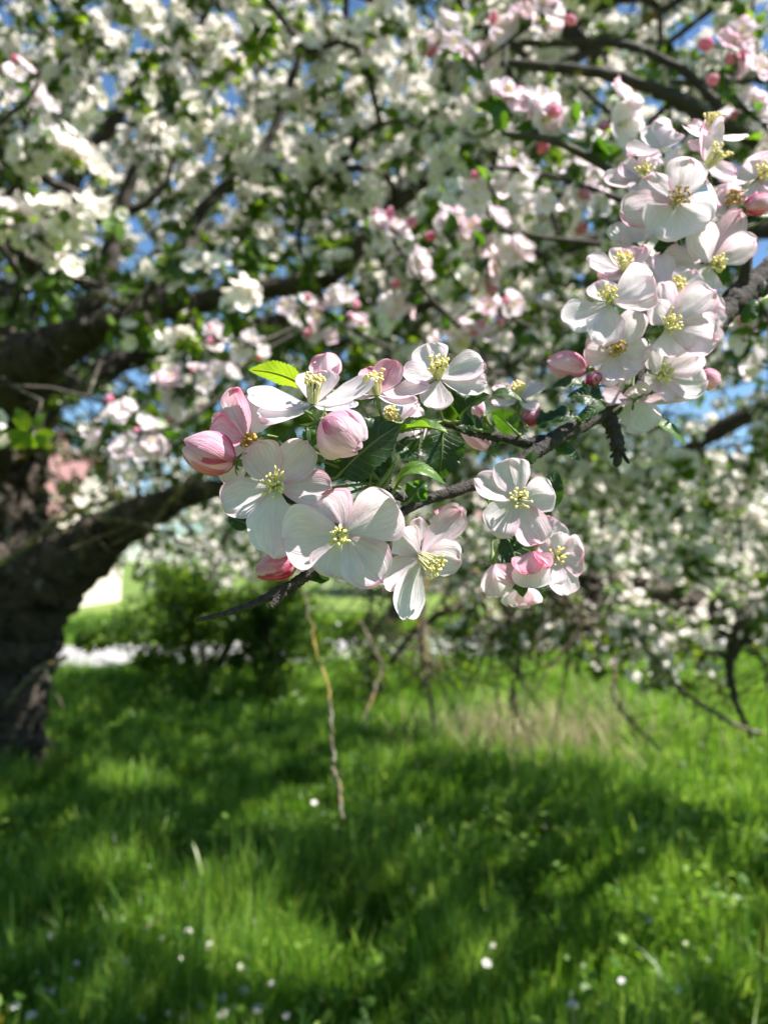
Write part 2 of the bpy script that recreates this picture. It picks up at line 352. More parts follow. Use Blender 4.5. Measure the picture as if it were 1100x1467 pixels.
FL = {'n': 0}
def flower(parent, c, d, axis, petals, hub, k=0.18, pink=0.12, edge=0.24, sl=None, spread=.42, old=False, st=True, cup=0.35, arch=-0.08, name='flower', saxis=None, nst=25, ruff=.045):
    """c: centre px; axis in camera axes; petals: (tipx, tipy, width_px, {overrides})"""
    FL['n'] += 1; g = rng(1000 + FL['n']); px = d / FPX
    B = P(c[0], c[1], d); a = unit(axis); A = V(*a)
    hubp = P(*hub)
    o = stalk_mesh(B, A, hubp, g).build(name, [M_STEM, M_SEPAL], parent, org=B)
    for pt in petals:
        tx, ty, w = pt[:3]; ov = dict(pt[3]) if len(pt) > 3 else {}
        q = np.array([tx - c[0], -(ty - c[1])], float); lq = np.hypot(*q)
        kk = ov.pop('k', k)
        z = (kk * lq - (q[0] * a[0] + q[1] * a[1])) / max(a[2], .35)
        z = float(np.clip(z, -1.1 * lq, 1.1 * lq)); z = ov.pop('z', z)
        T = B + V(q[0] * px, q[1] * px, z * px)
        e = unit(T - B); nn = A - (A @ e) * e
        if np.linalg.norm(nn) < .05: nn = V(0, 0, 1)
        if 'n' in ov: nn = V(*ov.pop('n'))
        roll = R(ov.pop('roll', 0.0) + g.uniform(-11, 11)); nn = unit(nn - (nn @ e) * e); s = np.cross(nn, e); nn = nn * math.cos(roll) + s * math.sin(roll)
        B2 = B + unit(T - B) * 3.2 * px
        petal(o, B2, T, w * px, nn, g, pink=ov.pop('pink', pink), edge=ov.pop('edge', edge), cup=ov.pop('cup', cup) * g.uniform(.7, 1.2), arch=ov.pop('arch', arch), ruff=ov.pop('ruff', ruff), **ov)
    if st: stamens(o, B + A * .0008, V(*unit(saxis)) if saxis else A, g, sl * px if sl else 0.0085, spread, nst, old)
    return o

def bud(parent, base, tip, d, w, hub, pink=.5, edge=.25, openness=0.0, dz=0.0, seed=0, npet=5):
    FL['n'] += 1; g = rng(3000 + FL['n'] + seed); px = d / FPX
    B = P(base[0], base[1], d); T = P(tip[0], tip[1], d + dz); ax = unit(T - B); L = np.linalg.norm(T - B); Rr = w * px / 2
    o = stalk_mesh(B, ax, P(*hub), g, sl=.0075).build('bud', [M_STEM, M_SEPAL], parent, org=B)
    u0 = unit(np.cross(ax, V(.1, .2, 1))); w0 = np.cross(ax, u0); nu, nv = 16, 14
    for i in range(npet):
        ph = i * 2.513 + g.random() * .5; t = np.linspace(0, 1, nu); v = np.linspace(-1, 1, nv); U, Vg = np.meshgrid(t, v, indexing='ij')
        prof = np.sin(math.pi * np.clip(.06 + .86 * U ** .85, 0, 1)) ** .75
        half = 1.22 * (np.sqrt(np.clip(1 - ((U - .5) / .62) ** 2, .02, 1)))
        phi = ph + Vg * half + .35 * U
        opn = 1 + openness * U ** 1.5 * g.uniform(.3, 1.2)
        rad = Rr * prof * (1 + .045 * Vg + .05 * (i % 3 - 1)) * opn + Rr * (.035 * np.sin(U * 6 + Vg * 3 + i) + .02 * np.sin(U * 3 + Vg * 9 + i * 2) + .012 * np.sin(Vg * 17 + U * 5 + i))
        tipcut = 1 - .10 * np.abs(Vg) ** 2 * U ** 3 - .03 * g.random()
        pts = B + (U * L * tipcut)[..., None] * ax + rad[..., None] * (np.cos(phi)[..., None] * u0 + np.sin(phi)[..., None] * w0)
        a = g.random() * 6
        pk = np.clip(pink * (.55 + .5 * np.sin(Vg * 2.2 + a) * .7 + .25 * g.standard_normal()) + edge * np.abs(Vg) ** 2 * (1 - .5 * U) + .25 * pink * (1 - U) ** 2, 0.02, 1)
        mb = MB(); mb.add(pts.reshape(-1, 3), gridf(nu, nv), np.stack([U, Vg * .5 + .5], -1).reshape(-1, 2), pk.ravel()); mb.build('petal', M_PETAL, o)
    return o

def leaf_pts(B, T, w, Nn, g, fold=.25, arch=.12, wavy=.05, serr=.05, nu=30, nv=11, twist=0., roll_edge=0.):
    d = T - B; L = np.linalg.norm(d); e = d / L; Nn = unit(Nn - (Nn @ e) * e); s = np.cross(Nn, e)
    u = np.linspace(0, 1, nu); v = np.linspace(-1, 1, nv); U, Vg = np.meshgrid(u, v, indexing='ij')
    hw = np.sin(math.pi * u ** .82) ** .72; hw[0] = .03; hw[-1] = 0.0
    saw = 1 + serr * (2 * ((np.arange(nu) % 2)) - 1)[:, None] * (np.abs(Vg) > .9)
    X = Vg * (hw[:, None] * w / 2) * saw; Y = U * L
    Z = fold * np.abs(X) + arch * L * 4 * U * (1 - U) + twist * Vg * U * w - roll_edge * w * np.abs(Vg) ** 4 * hw[:, None]
    for k in range(4): Z += wavy * w * np.abs(Vg) ** 1.4 * np.sin(U * g.uniform(6, 18) + np.sign(Vg) * g.uniform(0, 3) + g.random() * 6) * hw[:, None] * .6
    Y = Y - .06 * L * np.abs(Vg) * hw[:, None]
    return B + Y[..., None] * e + X[..., None] * s + Z[..., None] * Nn, U, Vg, nu, nv

def leaf(parent, b, t, w, d, n=(0, .5, .85), tone=.35, dz=0., stem=None, **kw):
    FL['n'] += 1; g = rng(5000 + FL['n']); px = d / FPX; B = P(b[0], b[1], d); T = P(t[0], t[1], d + dz)
    pts, U, Vg, nu, nv = leaf_pts(B, T, w * px, V(*unit(n)), g, **kw)
    mb = MB(); mb.add(pts.reshape(-1, 3), gridf(nu, nv), np.stack([U, Vg * .5 + .5], -1).reshape(-1, 2), np.full(nu * nv, tone))
    if stem is not None:
        S = P(*stem); tube(mb, catmull([S, (S + B) / 2 + V(0, -.001, .001), B, B + (T - B) * .12], 5), .00075, 6, 1)
        c = pts[:, nv // 2]; tube(mb, c[:-2] - V(*unit(n)) * .0003, np.linspace(.0006, .0002, len(c) - 2), 5, 1, cap=False)
    return mb.build('leaf', [M_LEAF, M_STEM], parent)
# ------------------------------------------------------------------ ground, road, far setting
def ground_z(x, y): return 0.05 * np.sin(x * .7 + 1) * np.sin(y * .55) + 0.03 * np.sin(x * 1.9 + y * 1.3)
def build_setting():
    # one ground sheet to the horizon
    xs = np.concatenate([-np.geomspace(900, 12, 14), np.linspace(-11, 11, 56), np.geomspace(12, 900, 14)])
    ys = np.concatenate([-np.geomspace(300, 6, 8), np.linspace(-5, 22, 68), np.geomspace(23, 1500, 16)])
    X, Y = np.meshgrid(xs, ys, indexing='ij'); fade = np.clip(1 - np.hypot(X, Y - 5) / 40, 0, 1); flat = np.clip((road_d(X, Y) - 2.0) / 1.2, 0, 1)
    Z = ground_z(X, Y) * fade * flat
    m, nt, out = new_mat('meadow_ground'); geo = N_(nt, 'ShaderNodeNewGeometry'); L = nt.links
    a = N_(nt, 'ShaderNodeTexNoise', i_Scale=0.9, i_Detail=6.0); L.new(geo.outputs['Position'], a.inputs['Vector'])
    b = N_(nt, 'ShaderNodeTexNoise', i_Scale=14.0, i_Detail=6.0); L.new(geo.outputs['Position'], b.inputs['Vector'])
    c1 = ramp(nt, [(.3, (.07, .135, .014)), (.7, (.17, .25, .035))]); L.new(a.outputs[0], c1.inputs[0])
    c2 = ramp(nt, [(.3, (.4, .42, .3)), (.75, (1.15, 1.1, .8))]); L.new(b.outputs[0], c2.inputs[0])
    col = mixc(nt, 1.0, c1.outputs[0], c2.outputs[0], 'MULTIPLY')
    p = N_(nt, 'ShaderNodeBsdfPrincipled', i_Roughness=.9); L.new(col, p.inputs[0]); L.new(p.outputs[0], out.inputs[0])
    bp = N_(nt, 'ShaderNodeBump', i_Strength=.8, i_Distance=.05); L.new(b.outputs[0], bp.inputs['Height']); L.new(bp.outputs[0], p.inputs['Normal'])
    mb = MB(); mb.add(np.stack([X, Y, Z], -1).reshape(-1, 3), gridf(len(xs), len(ys))[:, ::-1]); tag(mb.build('ground', m), kind='structure')
    # pale road crossing behind the tree
    t = np.linspace(-70, 70, 90); e = np.array([math.cos(ROAD_A), math.sin(ROAD_A)]); nrm = np.array([-e[1], e[0]])
    off = np.array([-1.55, -1.45, 0, 1.45, 1.55]); hz = np.array([.0, .035, .05, .035, .0])
    XY = ROAD_C + t[:, None, None] * e + off[None, :, None] * nrm
    Zr = np.broadcast_to(hz + .004, (90, 5))
    m2, nt, out = new_mat('road_surface'); geo = N_(nt, 'ShaderNodeNewGeometry'); L = nt.links
    a = N_(nt, 'ShaderNodeTexNoise', i_Scale=2.2, i_Detail=8.0, i_Roughness=.7); L.new(geo.outputs['Position'], a.inputs['Vector'])
    c1 = ramp(nt, [(.3, (.21, .205, .20)), (.7, (.31, .30, .295))]); L.new(a.outputs[0], c1.inputs[0])
    p = N_(nt, 'ShaderNodeBsdfPrincipled', i_Roughness=.8); L.new(c1.outputs[0], p.inputs[0]); L.new(p.outputs[0], out.inputs[0])
    mb = MB(); mb.add(np.concatenate([XY, Zr[..., None]], -1).reshape(-1, 3), gridf(90, 5)[:, ::-1]); tag(mb.build('road', m2), kind='structure')
ROAD_A = R(14); ROAD_C = np.array([-2.5, 13.1])
def road_d(x, y): return np.abs(-(x - ROAD_C[0]) * math.sin(ROAD_A) + (y - ROAD_C[1]) * math.cos(ROAD_A))

def blades(n, xr, yr, hr, wr, seed, lean=.35, thin_f=None, frustum=True):
    g = rng(seed); x = g.uniform(*xr, n); y = yr[0] + (yr[1] - yr[0]) * g.random(n)
    keep = road_d(x, y) > 1.75
    if frustum: keep &= np.abs(x) < .85 * y + 1.5
    if thin_f is not None: keep &= g.random(n) < thin_f(x, y)
    x, y = x[keep], y[keep]; n = len(x)
    cl = 0.40 + 0.95 * (0.5 + 0.5 * np.sin(x * 5.1 + 2 * np.sin(y * 3.3)) * np.sin(y * 4.7 + 1.5 * np.sin(x * 2.9)))
    h = g.uniform(*hr, n) * cl; w = g.uniform(*wr, n); a = g.uniform(0, 6.283, n); ln = h * np.abs(g.normal(0, lean, n)); fa = g.uniform(0, 6.283, n)
    dx, dy = np.cos(fa) * ln, np.sin(fa) * ln; sx, sy = np.cos(a) * w / 2, np.sin(a) * w / 2; z = ground_z(x, y) - .01
    t = np.array([0, .45, .8, 1.0]); ww = np.array([1, .85, .5, .06])
    vs = []
    for tt, q in zip(t, ww):
        cx = x + dx * tt ** 2; cyy = y + dy * tt ** 2; cz = z + h * (tt - .25 * tt ** 3 * np.clip(ln / h, 0, 1))
        vs += [np.stack([cx - sx * q, cyy - sy * q, cz], -1), np.stack([cx + sx * q, cyy + sy * q, cz], -1)]
    v = np.stack(vs, 1)                                          # n,8,3
    f = np.array([[0, 1, 3, 2], [2, 3, 5, 4], [4, 5, 7, 6]])[None] + (np.arange(n) * 8)[:, None, None]
    tone = np.repeat(np.clip(.47 + .3 * g.standard_normal(n) + .25 * (cl - .9), 0, 1), 8)
    return v.reshape(-1, 3), f.reshape(-1, 4), tone

def build_grass():
    mg = leaf_material('grass_blade', [(.030, .085, .010), (.085, .185, .020), (.22, .32, .06)], [(.08, .22, .010), (.24, .46, .025), (.50, .66, .10)], .48, False, .38)
    mb = MB()
    for args in [(125000, (-3.8, 3.8), (1.3, 3.6), (.10, .25), (.003, .007), 1), (13000, (-3.8, 3.8), (1.2, 3.8), (.18, .36), (.006, .013), 5), (21000, (-6.6, 6.6), (3.6, 7.0), (.14, .27), (.009, .016), 6), (165000, (-6.6, 6.6), (3.4, 7.0), (.08, .19), (.005, .011), 2), (150000, (-11, 11), (6.8, 13.5), (.09, .22), (.010, .018), 3), (70000, (-17, 18), (13, 22), (.08, .2), (.018, .032), 4)]:
        v, f, tn = blades(*args); mb.add(v, f, None, tn)
    # broad leaved weeds near the camera
    g = rng(12)
    for k in range(5200):
        x, y = g.uniform(-2.2, 2.2), g.uniform(1.5, 4.5)
        if abs(x) > .6 * y + .5: continue
        z = ground_z(x, y) + g.uniform(.03, .17); r = g.uniform(.008, .026); a = g.uniform(0, 6.28); nrm = unit([g.normal(0, .5), g.normal(0, .5), 1]); u = unit(np.cross(nrm, [math.cos(a), math.sin(a), 0])); w = np.cross(nrm, u)
        th = np.linspace(0, 6.283, 7)[:-1]; v = np.array([x, y, z]) + u * (np.cos(th) * r)[:, None] + w * (np.sin(th) * r * .65)[:, None]; mb.add(v, np.array([[0, 1, 2, 3], [0, 3, 4, 5]]), None, g.uniform(.3, .9))
    o = tag(mb.build('grass', mg), 'long lush green meadow grass under the apple trees', 'grass', kind='stuff')
    md = leaf_material('dry_stalk', [(.30, .24, .14), (.42, .35, .22)], [(.4, .32, .16), (.5, .42, .25)], .25, False, .6)
    mb = MB(); v, f, tn = blades(6000, (-.2, 3.0), (5.2, 8.6), (.2, .55), (.005, .011), 9, .5, lambda x, y: np.exp(-((x - 1.3) / .8) ** 2 - ((y - 6.7) / .8) ** 2), False); mb.add(v, f, None, tn)
    tag(mb.build('dry_grass', md), 'patch of pale dry stalks in the sunlit grass', 'dry grass', kind='stuff')

def wildflower(px, py, label, group, petal_mat, centre_mat, r, npet, seed, h=.17):
    g = rng(seed)
    # foot on the ground, head at height h
    ray = V((px - 550) / FPX, -(py - 733.5) / FPX, -1); t = (h - CAM[2]) / ray[2]; head = CAM + ray * t
    foot = np.array([head[0] + g.normal(0, .02), head[1] + g.normal(0, .02), 0]); foot[2] = float(ground_z(foot[0], foot[1])) - .01
    root = tag(empty('wildflower', foot), label, 'wildflower', group)
    mb = MB(); tube(mb, catmull([foot, (foot + head) / 2 + g.normal(0, .008, 3), head], 5), .0011, 5, 0)
    mb.build('stem', M_STEM, root)
    mb = MB(); nrm = unit([g.normal(0, .3), -.5 + g.normal(0, .2), 1]); u = unit(np.cross(nrm, [1, .2, 0])); w = np.cross(nrm, u)
    for k in range(npet):
        a = k * 6.283 / npet; dr = u * math.cos(a) + w * math.sin(a); s = np.cross(nrm, dr) * r * 2.6 / npet
        b = head + dr * r * .15; m_ = head + dr * r * .6 + nrm * r * .15; tp = head + dr * r + nrm * r * .10
        mb.add(np.array([b - s * .4, b + s * .4, m_ - s, m_ + s, tp - s * .5, tp + s * .5]), np.array([[0, 1, 3, 2], [2, 3, 5, 4]]), None, .1)
    mb.build('petals', petal_mat, root)
    mb = MB(); ellipsoids(mb, np.array([head + nrm * r * .1]), np.array([nrm]), r * .18, r * .28, 0, 8, 5); mb.build('flower_centre', centre_mat, root)
# ------------------------------------------------------------------ trees
def truss_proto(seed, nfl=5, nlf=5, fr=.021, pinkish=0.1, spread=.030):
    """one spur: a bunch of open flowers over a rosette of leaves; local z = outwards. returns arrays for blossoms, centres, leaves"""
    g = rng(seed); pv, pf, pt, pm = [], [], [], []; n = 0
    def add(v, f, tone, mi):
        nonlocal n
        pv.append(np.asarray(v, float)); pf.append(np.asarray(f) + n); pt.append(np.full(len(v), tone)); pm.append(np.full(len(f), mi)); n += len(v)
    for i in range(nfl):
        a = i * 2.4 + g.random(); q = 0 if i == 0 else spread * g.uniform(.8, 1.25)
        c = np.array([math.cos(a) * q, math.sin(a) * q, .030 + g.uniform(-.010, .012)]); ax = unit([math.cos(a) * q * 26, math.sin(a) * q * 26, 1.0] + g.normal(0, .35, 3))
        u = unit(np.cross(ax, [.3, .8, .1])); w = np.cross(ax, u); r = fr * g.uniform(.85, 1.15); opn = g.uniform(.0, .6); tone = np.clip(pinkish * g.uniform(0, 2.2), 0, 1)
        for k in range(5):
            b = k * 1.2566 + g.normal(0, .12); d = u * math.cos(b) + w * math.sin(b); s = np.cross(ax, d); rr = r * g.uniform(.85, 1.1); ww = rr * .52
            L = [(.12, .18, 0), (.45, .85, .10 + opn * .3), (.78, .95, .16 + opn * .7), (1.0, .45, .15 + opn * .95)]
            v = []
            for l, wd, z in L: v += [c + d * rr * l - s * ww * wd + ax * rr * (z + .06), c + d * rr * l + s * ww * wd + ax * rr * (z + g.uniform(0, .15))]
            add(v, [[0, 1, 3, 2], [2, 3, 5, 4], [4, 5, 7, 6]], tone, 0)
        th = np.arange(5) * 1.2566; v = np.vstack([c + ax * r * .28 + (u * np.cos(th)[:, None] + w * np.sin(th)[:, None]) * r * .22, c + ax * r * .42])
        add(v, [[0, 1, 5, 5], [1, 2, 5, 5], [2, 3, 5, 5], [3, 4, 5, 5], [4, 0, 5, 5]] if False else [[0, 1, 2, 5], [2, 3, 4, 5]], .5, 1)
    for i in range(nlf):
        a = i * 2.4 + g.random() * 1.5; el = g.uniform(-.5, .5); d = np.array([math.cos(a) * math.cos(el), math.sin(a) * math.cos(el), math.sin(el)]); s = unit(np.cross(d, [.02, 0, 1])); nn = np.cross(s, d)
        s = s * math.cos(g.normal(0, .4)) + nn * math.sin(g.normal(0, .4)); Lf = g.uniform(.035, .060); w = Lf * .30
        v = []
        for l, wd, z in [(.12, .05, 0), (.4, .9, .06), (.7, .85, .04), (1.0, .06, -.05)]: v += [d * Lf * l - s * w * wd + nn * Lf * z, d * Lf * l + s * w * wd + nn * Lf * z]
        add(v, [[0, 1, 3, 2], [2, 3, 5, 4], [4, 5, 7, 6]], g.uniform(.15, 1.0), 2)
    return np.vstack(pv), np.vstack(pf), np.concatenate(pt), np.concatenate(pm)

PROTOS = {'white': [truss_proto(200 + i, 6, 4, .0225, .05) for i in range(9)], 'pink': [truss_proto(300 + i, 6, 4, .0225, .25) for i in range(6)], 'sparse': [truss_proto(500 + i, 2 + i % 2, 3, .021, .12, .045) for i in range(8)], 'leafy': [truss_proto(400 + i, 1 if i % 3 == 0 else 0, 9, .018, .05) for i in range(6)]}
MATS3 = [M_BLOSSOM, M_CENTRE, M_BACKLEAF]

def frames(out, g):
    out = out / (np.linalg.norm(out, axis=1)[:, None] + 1e-9); r = g.standard_normal(out.shape); u = r - (r * out).sum(1)[:, None] * out; u /= np.linalg.norm(u, axis=1)[:, None]
    return np.stack([u, np.cross(out, u), out], -1)               # columns

def scatter(mb_of, pos, out, scale, kinds, g):
    """adds truss copies to the mesh builders in mb_of[mi]; kinds: names per position"""
    F3 = frames(out, g); kinds = np.asarray(kinds); pick = g.integers(0, 1000, len(pos))
    for kind, protos in PROTOS.items():
        for j, (pv, pf, pt, pm) in enumerate(protos):
            sel = np.where((kinds == kind) & (pick % len(protos) == j))[0]
            if not len(sel): continue
            for mi in (0, 1, 2):
                fs = pf[pm == mi]
                if not len(fs): continue
                used, inv = np.unique(fs, return_inverse=True); fs2 = inv.reshape(fs.shape); vv = pv[used]; tt = pt[used]
                w = np.einsum('nij,kj->nki', F3[sel], vv) * scale[sel][:, None, None] + pos[sel][:, None]
                f = fs2[None] + (np.arange(len(sel)) * len(used))[:, None, None]
                tone = np.clip(tt[None] + g.normal(0, .10, (len(sel), 1)), 0, 1)
                mb_of[mi].add(w.reshape(-1, 3), f.reshape(-1, 4), None, np.broadcast_to(tone, (len(sel), len(used))).ravel(), 0)

def grow(limbs, pts, g, wander=.10):
    """greedy growth: every point gets a twig to the nearest node of the skeleton so far. limbs: list of (n,3) arrays"""
    nodes = [p for L in limbs for p in L]; par = []; n = 0
    for L in limbs:
        for i in range(len(L)): par.append(-1 if i == 0 else n + i - 1)
        n += len(L)
    nb = n; N = np.zeros((n + len(pts) * 4 + 10, 3)); N[:n] = nodes; par = par + [0] * (len(pts) * 4 + 10)
    d0 = np.array([np.min(((N[:nb] - p) ** 2).sum(1)) for p in pts]); order = np.argsort(d0 + g.uniform(0, .25, len(pts))); tips = np.zeros(len(pts), int); paths = []
    for i in order:
        p = pts[i]; dv = N[:n] - p; dd = (dv ** 2).sum(1); k = int(np.argmin(dd)); a = N[k]; L = math.sqrt(dd[k]); m = max(2, min(4, int(L / .12) + 1))
        prev = k; path = [k]
        off = g.standard_normal(3) * L * wander + np.array([0, 0, L * .10])
        for j in range(1, m + 1):
            t = j / m; N[n] = a + (p - a) * t + off * math.sin(math.pi * t); par[n] = prev; prev = n; path.append(n); n += 1
            if n >= len(N) - 5: break
        tips[i] = prev; paths.append(path)
    N = N[:n]; par = par[:n]; cnt = np.ones(n)
    for k in range(n - 1, -1, -1):
        if par[k] >= 0: cnt[par[k]] += cnt[k]
    return N, np.array(par), cnt, paths, tips, nb

def in_view(p, mar=.05):
    q = p - CAM; z = q @ FW; x = q @ RT / np.maximum(z, 1e-3) * FPX + 550; y = -(q @ UP) / np.maximum(z, 1e-3) * FPX + 733.5
    return (z > 0) & (x > -1100 * mar) & (x < 1100 * (1 + mar)) & (y > -1467 * mar) & (y < 1467 * (1 + mar)), x, y, z

def to_ground(px, py):
    r = V((px - 550) / FPX, -(py - 733.5) / FPX, -1); return CAM + r * (-CAM[2] / r[2])
# openings in the crowns: the sun reaches the sharp branch and a few patches of the meadow
OPENINGS = [(P(560, 640, .37), None, -.1)] + [(P(x, y, d), r, .55) for x, y, d, r in [(900, 680, 4.4, .5), (760, 760, 4.8, .45), (1030, 760, 4.2, .45), (900, 890, 4.0, .4), (700, 880, 4.7, .4)]] + [(P(x, y, d), r, .22) for x, y, d, r in [(280, 550, 1.66, .36), (195, 630, 1.55, .38), (580, 375, 1.42, .34), (700, 345, 1.33, .34), (460, 455, 1.58, .22), (40, 130, 1.7, .25), (45, 340, 1.8, .2), (355, 500, 1.66, .18), (790, 180, .95, .25)]] + [(to_ground(x, y), r, -.1) for x, y, r in [(405, 1190, .30), (235, 1360, .30), (330, 1420, .26), (935, 1330, .28), (880, 1430, .17), (130, 1290, .17), (190, 1130, .26), (1020, 1215, .30), (640, 1410, .12), (800, 1300, .14), (520, 1110, .22), (980, 1120, .6), (880, 1080, .6), (1060, 1150, .5), (1040, 1440, .14)]]
def sunpath(p, rad):
    hit = np.zeros(len(p), bool)
    for c, r, t0 in OPENINGS:
        q = p - c; t = q @ sd; d = np.linalg.norm(q - t[:, None] * sd, axis=1); hit |= (t > t0) & (d < (rad if r is None else r))
    return hit

def tree(root, limbs, pts, seed, mix, per=3, r0=.0016, scale=1.0, twig_mat=None, crown=True, bare=0.0, nparts=100, pinkfun=None, gap=.09, nbranch=70):
    g = rng(seed); N, par, cnt, paths, tips, nb = grow([L for L, _ in limbs], pts, g)
    sides = 5; mb = MB()
    lead = sorted(range(len(paths)), key=lambda i: -cnt[paths[i][1]])[:nbranch]; own = set(lead)
    for i, path in enumerate(paths):
        rr = r0 * cnt[path] ** .42; b = MB() if i in own else mb; tube(b, N[path], np.minimum(rr, rr[1] * 1.15), 7 if i in own else 4, 0, .06 if i in own else 0, i, cap=False)
        if i in own: b.build('branch', twig_mat or M_TWIG, root)
    tag(mb.build('twigs', twig_mat or M_TWIG, root), kind='stuff')
    # spur positions along the twigs
    seg = np.array([[par[k], k] for k in range(nb, len(N)) if par[k] >= 0]); L = np.linalg.norm(N[seg[:, 1]] - N[seg[:, 0]], axis=1); m = cnt[seg[:, 1]] < 9
    seg, L = seg[m], L[m]; num = np.maximum(0, (L / gap + g.random(len(L)))).astype(int); idx = np.repeat(np.arange(len(seg)), num); t = g.random(len(idx))
    pos = N[seg[idx, 0]] * (1 - t)[:, None] + N[seg[idx, 1]] * t[:, None]; dr = N[seg[idx, 1]] - N[seg[idx, 0]]; dr /= np.linalg.norm(dr, axis=1)[:, None] + 1e-9
    out = g.standard_normal(pos.shape) + np.array([0, 0, .7]) + dr * .5
    pos = np.vstack([pos, N[tips]]); out = np.vstack([out, g.standard_normal((len(tips), 3)) * .5 + np.array([0, 0, .5])])
    keep = g.random(len(pos)) > bare; keep &= ~sunpath(pos, SUNGAP)
    iv, x, y, z = in_view(pos); keep &= iv | (pos[:, 2] < 3.1) | (pos[:, 0] > -1.2) | (pos[:, 1] < 2.2) | (g.random(len(pos)) > .28); keep &= ~(iv & (z < 1.55)) & (np.linalg.norm(pos - CAM, axis=1) > np.where(iv, 1.75, .75)); keep &= ~(iv & (x < 135) & (y > 465) & (y < 610) & (z < 4.3)) & ~(iv & (x > 50) & (x < 250) & (y > 540) & (y < 700) & (z < 9) & (g.random(len(pos)) < .45)) & ~(iv & (x > 930) & (x < 1070) & (y > 560) & (y < 650) & (g.random(len(pos)) < .75))
    pos, out = pos[keep], out[keep]
    sc = g.uniform(.8, 1.2, len(pos)) * scale
    u = g.random(len(pos)); kinds = np.where(u < mix[0], 'white', np.where(u < mix[0] + mix[1], 'pink', 'leafy')).astype(object)
    lump = np.sin(pos[:, 0] * 7.1 + 1.3 * np.sin(pos[:, 1] * 5.2)) + np.sin(pos[:, 1] * 6.3 + 1.7 * np.sin(pos[:, 2] * 5.9)) + np.sin(pos[:, 2] * 8.3 + 1.1 * np.sin(pos[:, 0] * 4.7))
    kinds[(lump < -.75) & (g.random(len(pos)) < .7)] = 'leafy'
    if pinkfun is not None: kinds = pinkfun(pos, kinds, g)
    iv, x, y, z = in_view(pos, -.01); score = np.where(iv & (kinds != 'leafy'), z, 1e9); order = np.argsort(score); own = [k for k in order[:nparts] if score[k] < 1e8]
    F3 = frames(out, g); cache = {}
    for k in own:
        kind = kinds[k]; j = int(g.integers(len(PROTOS[kind])))
        if (kind, j) not in cache:
            pv, pf, pt, pm = PROTOS[kind][j]; b = MB(); b.add(pv, pf, None, pt, pm); cache[kind, j] = b.mesh('blossom_truss', MATS3)
        o = bpy.data.objects.new('blossom_truss', cache[kind, j]); COL.objects.link(o); o.parent = root
        from mathutils import Matrix
        M = Matrix(F3[k].tolist()).to_4x4() @ Matrix.Scale(float(sc[k]), 4); M.translation = Vector(pos[k] - ORG[root.name]); o.matrix_basis = M
    rest = np.ones(len(pos), bool); rest[own] = False
    mbs = {0: MB(), 1: MB(), 2: MB()}; scatter(mbs, pos[rest], out[rest], sc[rest], kinds[rest], g)
    for mi, nm in ((0, 'blossom_crown'), (1, 'blossom_centres'), (2, 'leaf_crown')):
        if mbs[mi].n: tag(mbs[mi].build(nm, MATS3[mi], root), kind='stuff')
    return len(pos)

def limb(root, px, name='limb', mat=None, sides=12, rough=.12, seed=0, n=9, ridges=0.0):
    """px: (x, y, depth, full width px) points from thick to thin"""
    a = np.array([P(q[0], q[1], q[2]) for q in px]); w = np.array([q[3] / 2 / FPX * q[2] for q in px]); c = catmull(a, n); r = np.interp(np.linspace(0, len(px) - 1, len(c)), np.arange(len(px)), w)
    g = rng(seed); c[1:-1] += g.standard_normal((len(c) - 2, 3)) * r[1:-1, None] * .10
    mb = MB(); tube(mb, c, r, sides, 0, rough, seed, ridges=ridges); mb.build(name, mat or M_TRUNK, root); return c, r

SUNGAP = .45
def ell(n, c, r, g, zlow=None, shell=.0):
    p = g.uniform(-1, 1, (n * 3, 3)); d = np.linalg.norm(p, axis=1); p = p[(d < 1) & (d > shell)][:n] * r + c
    return p if zlow is None else p[p[:, 2] > zlow(p)]

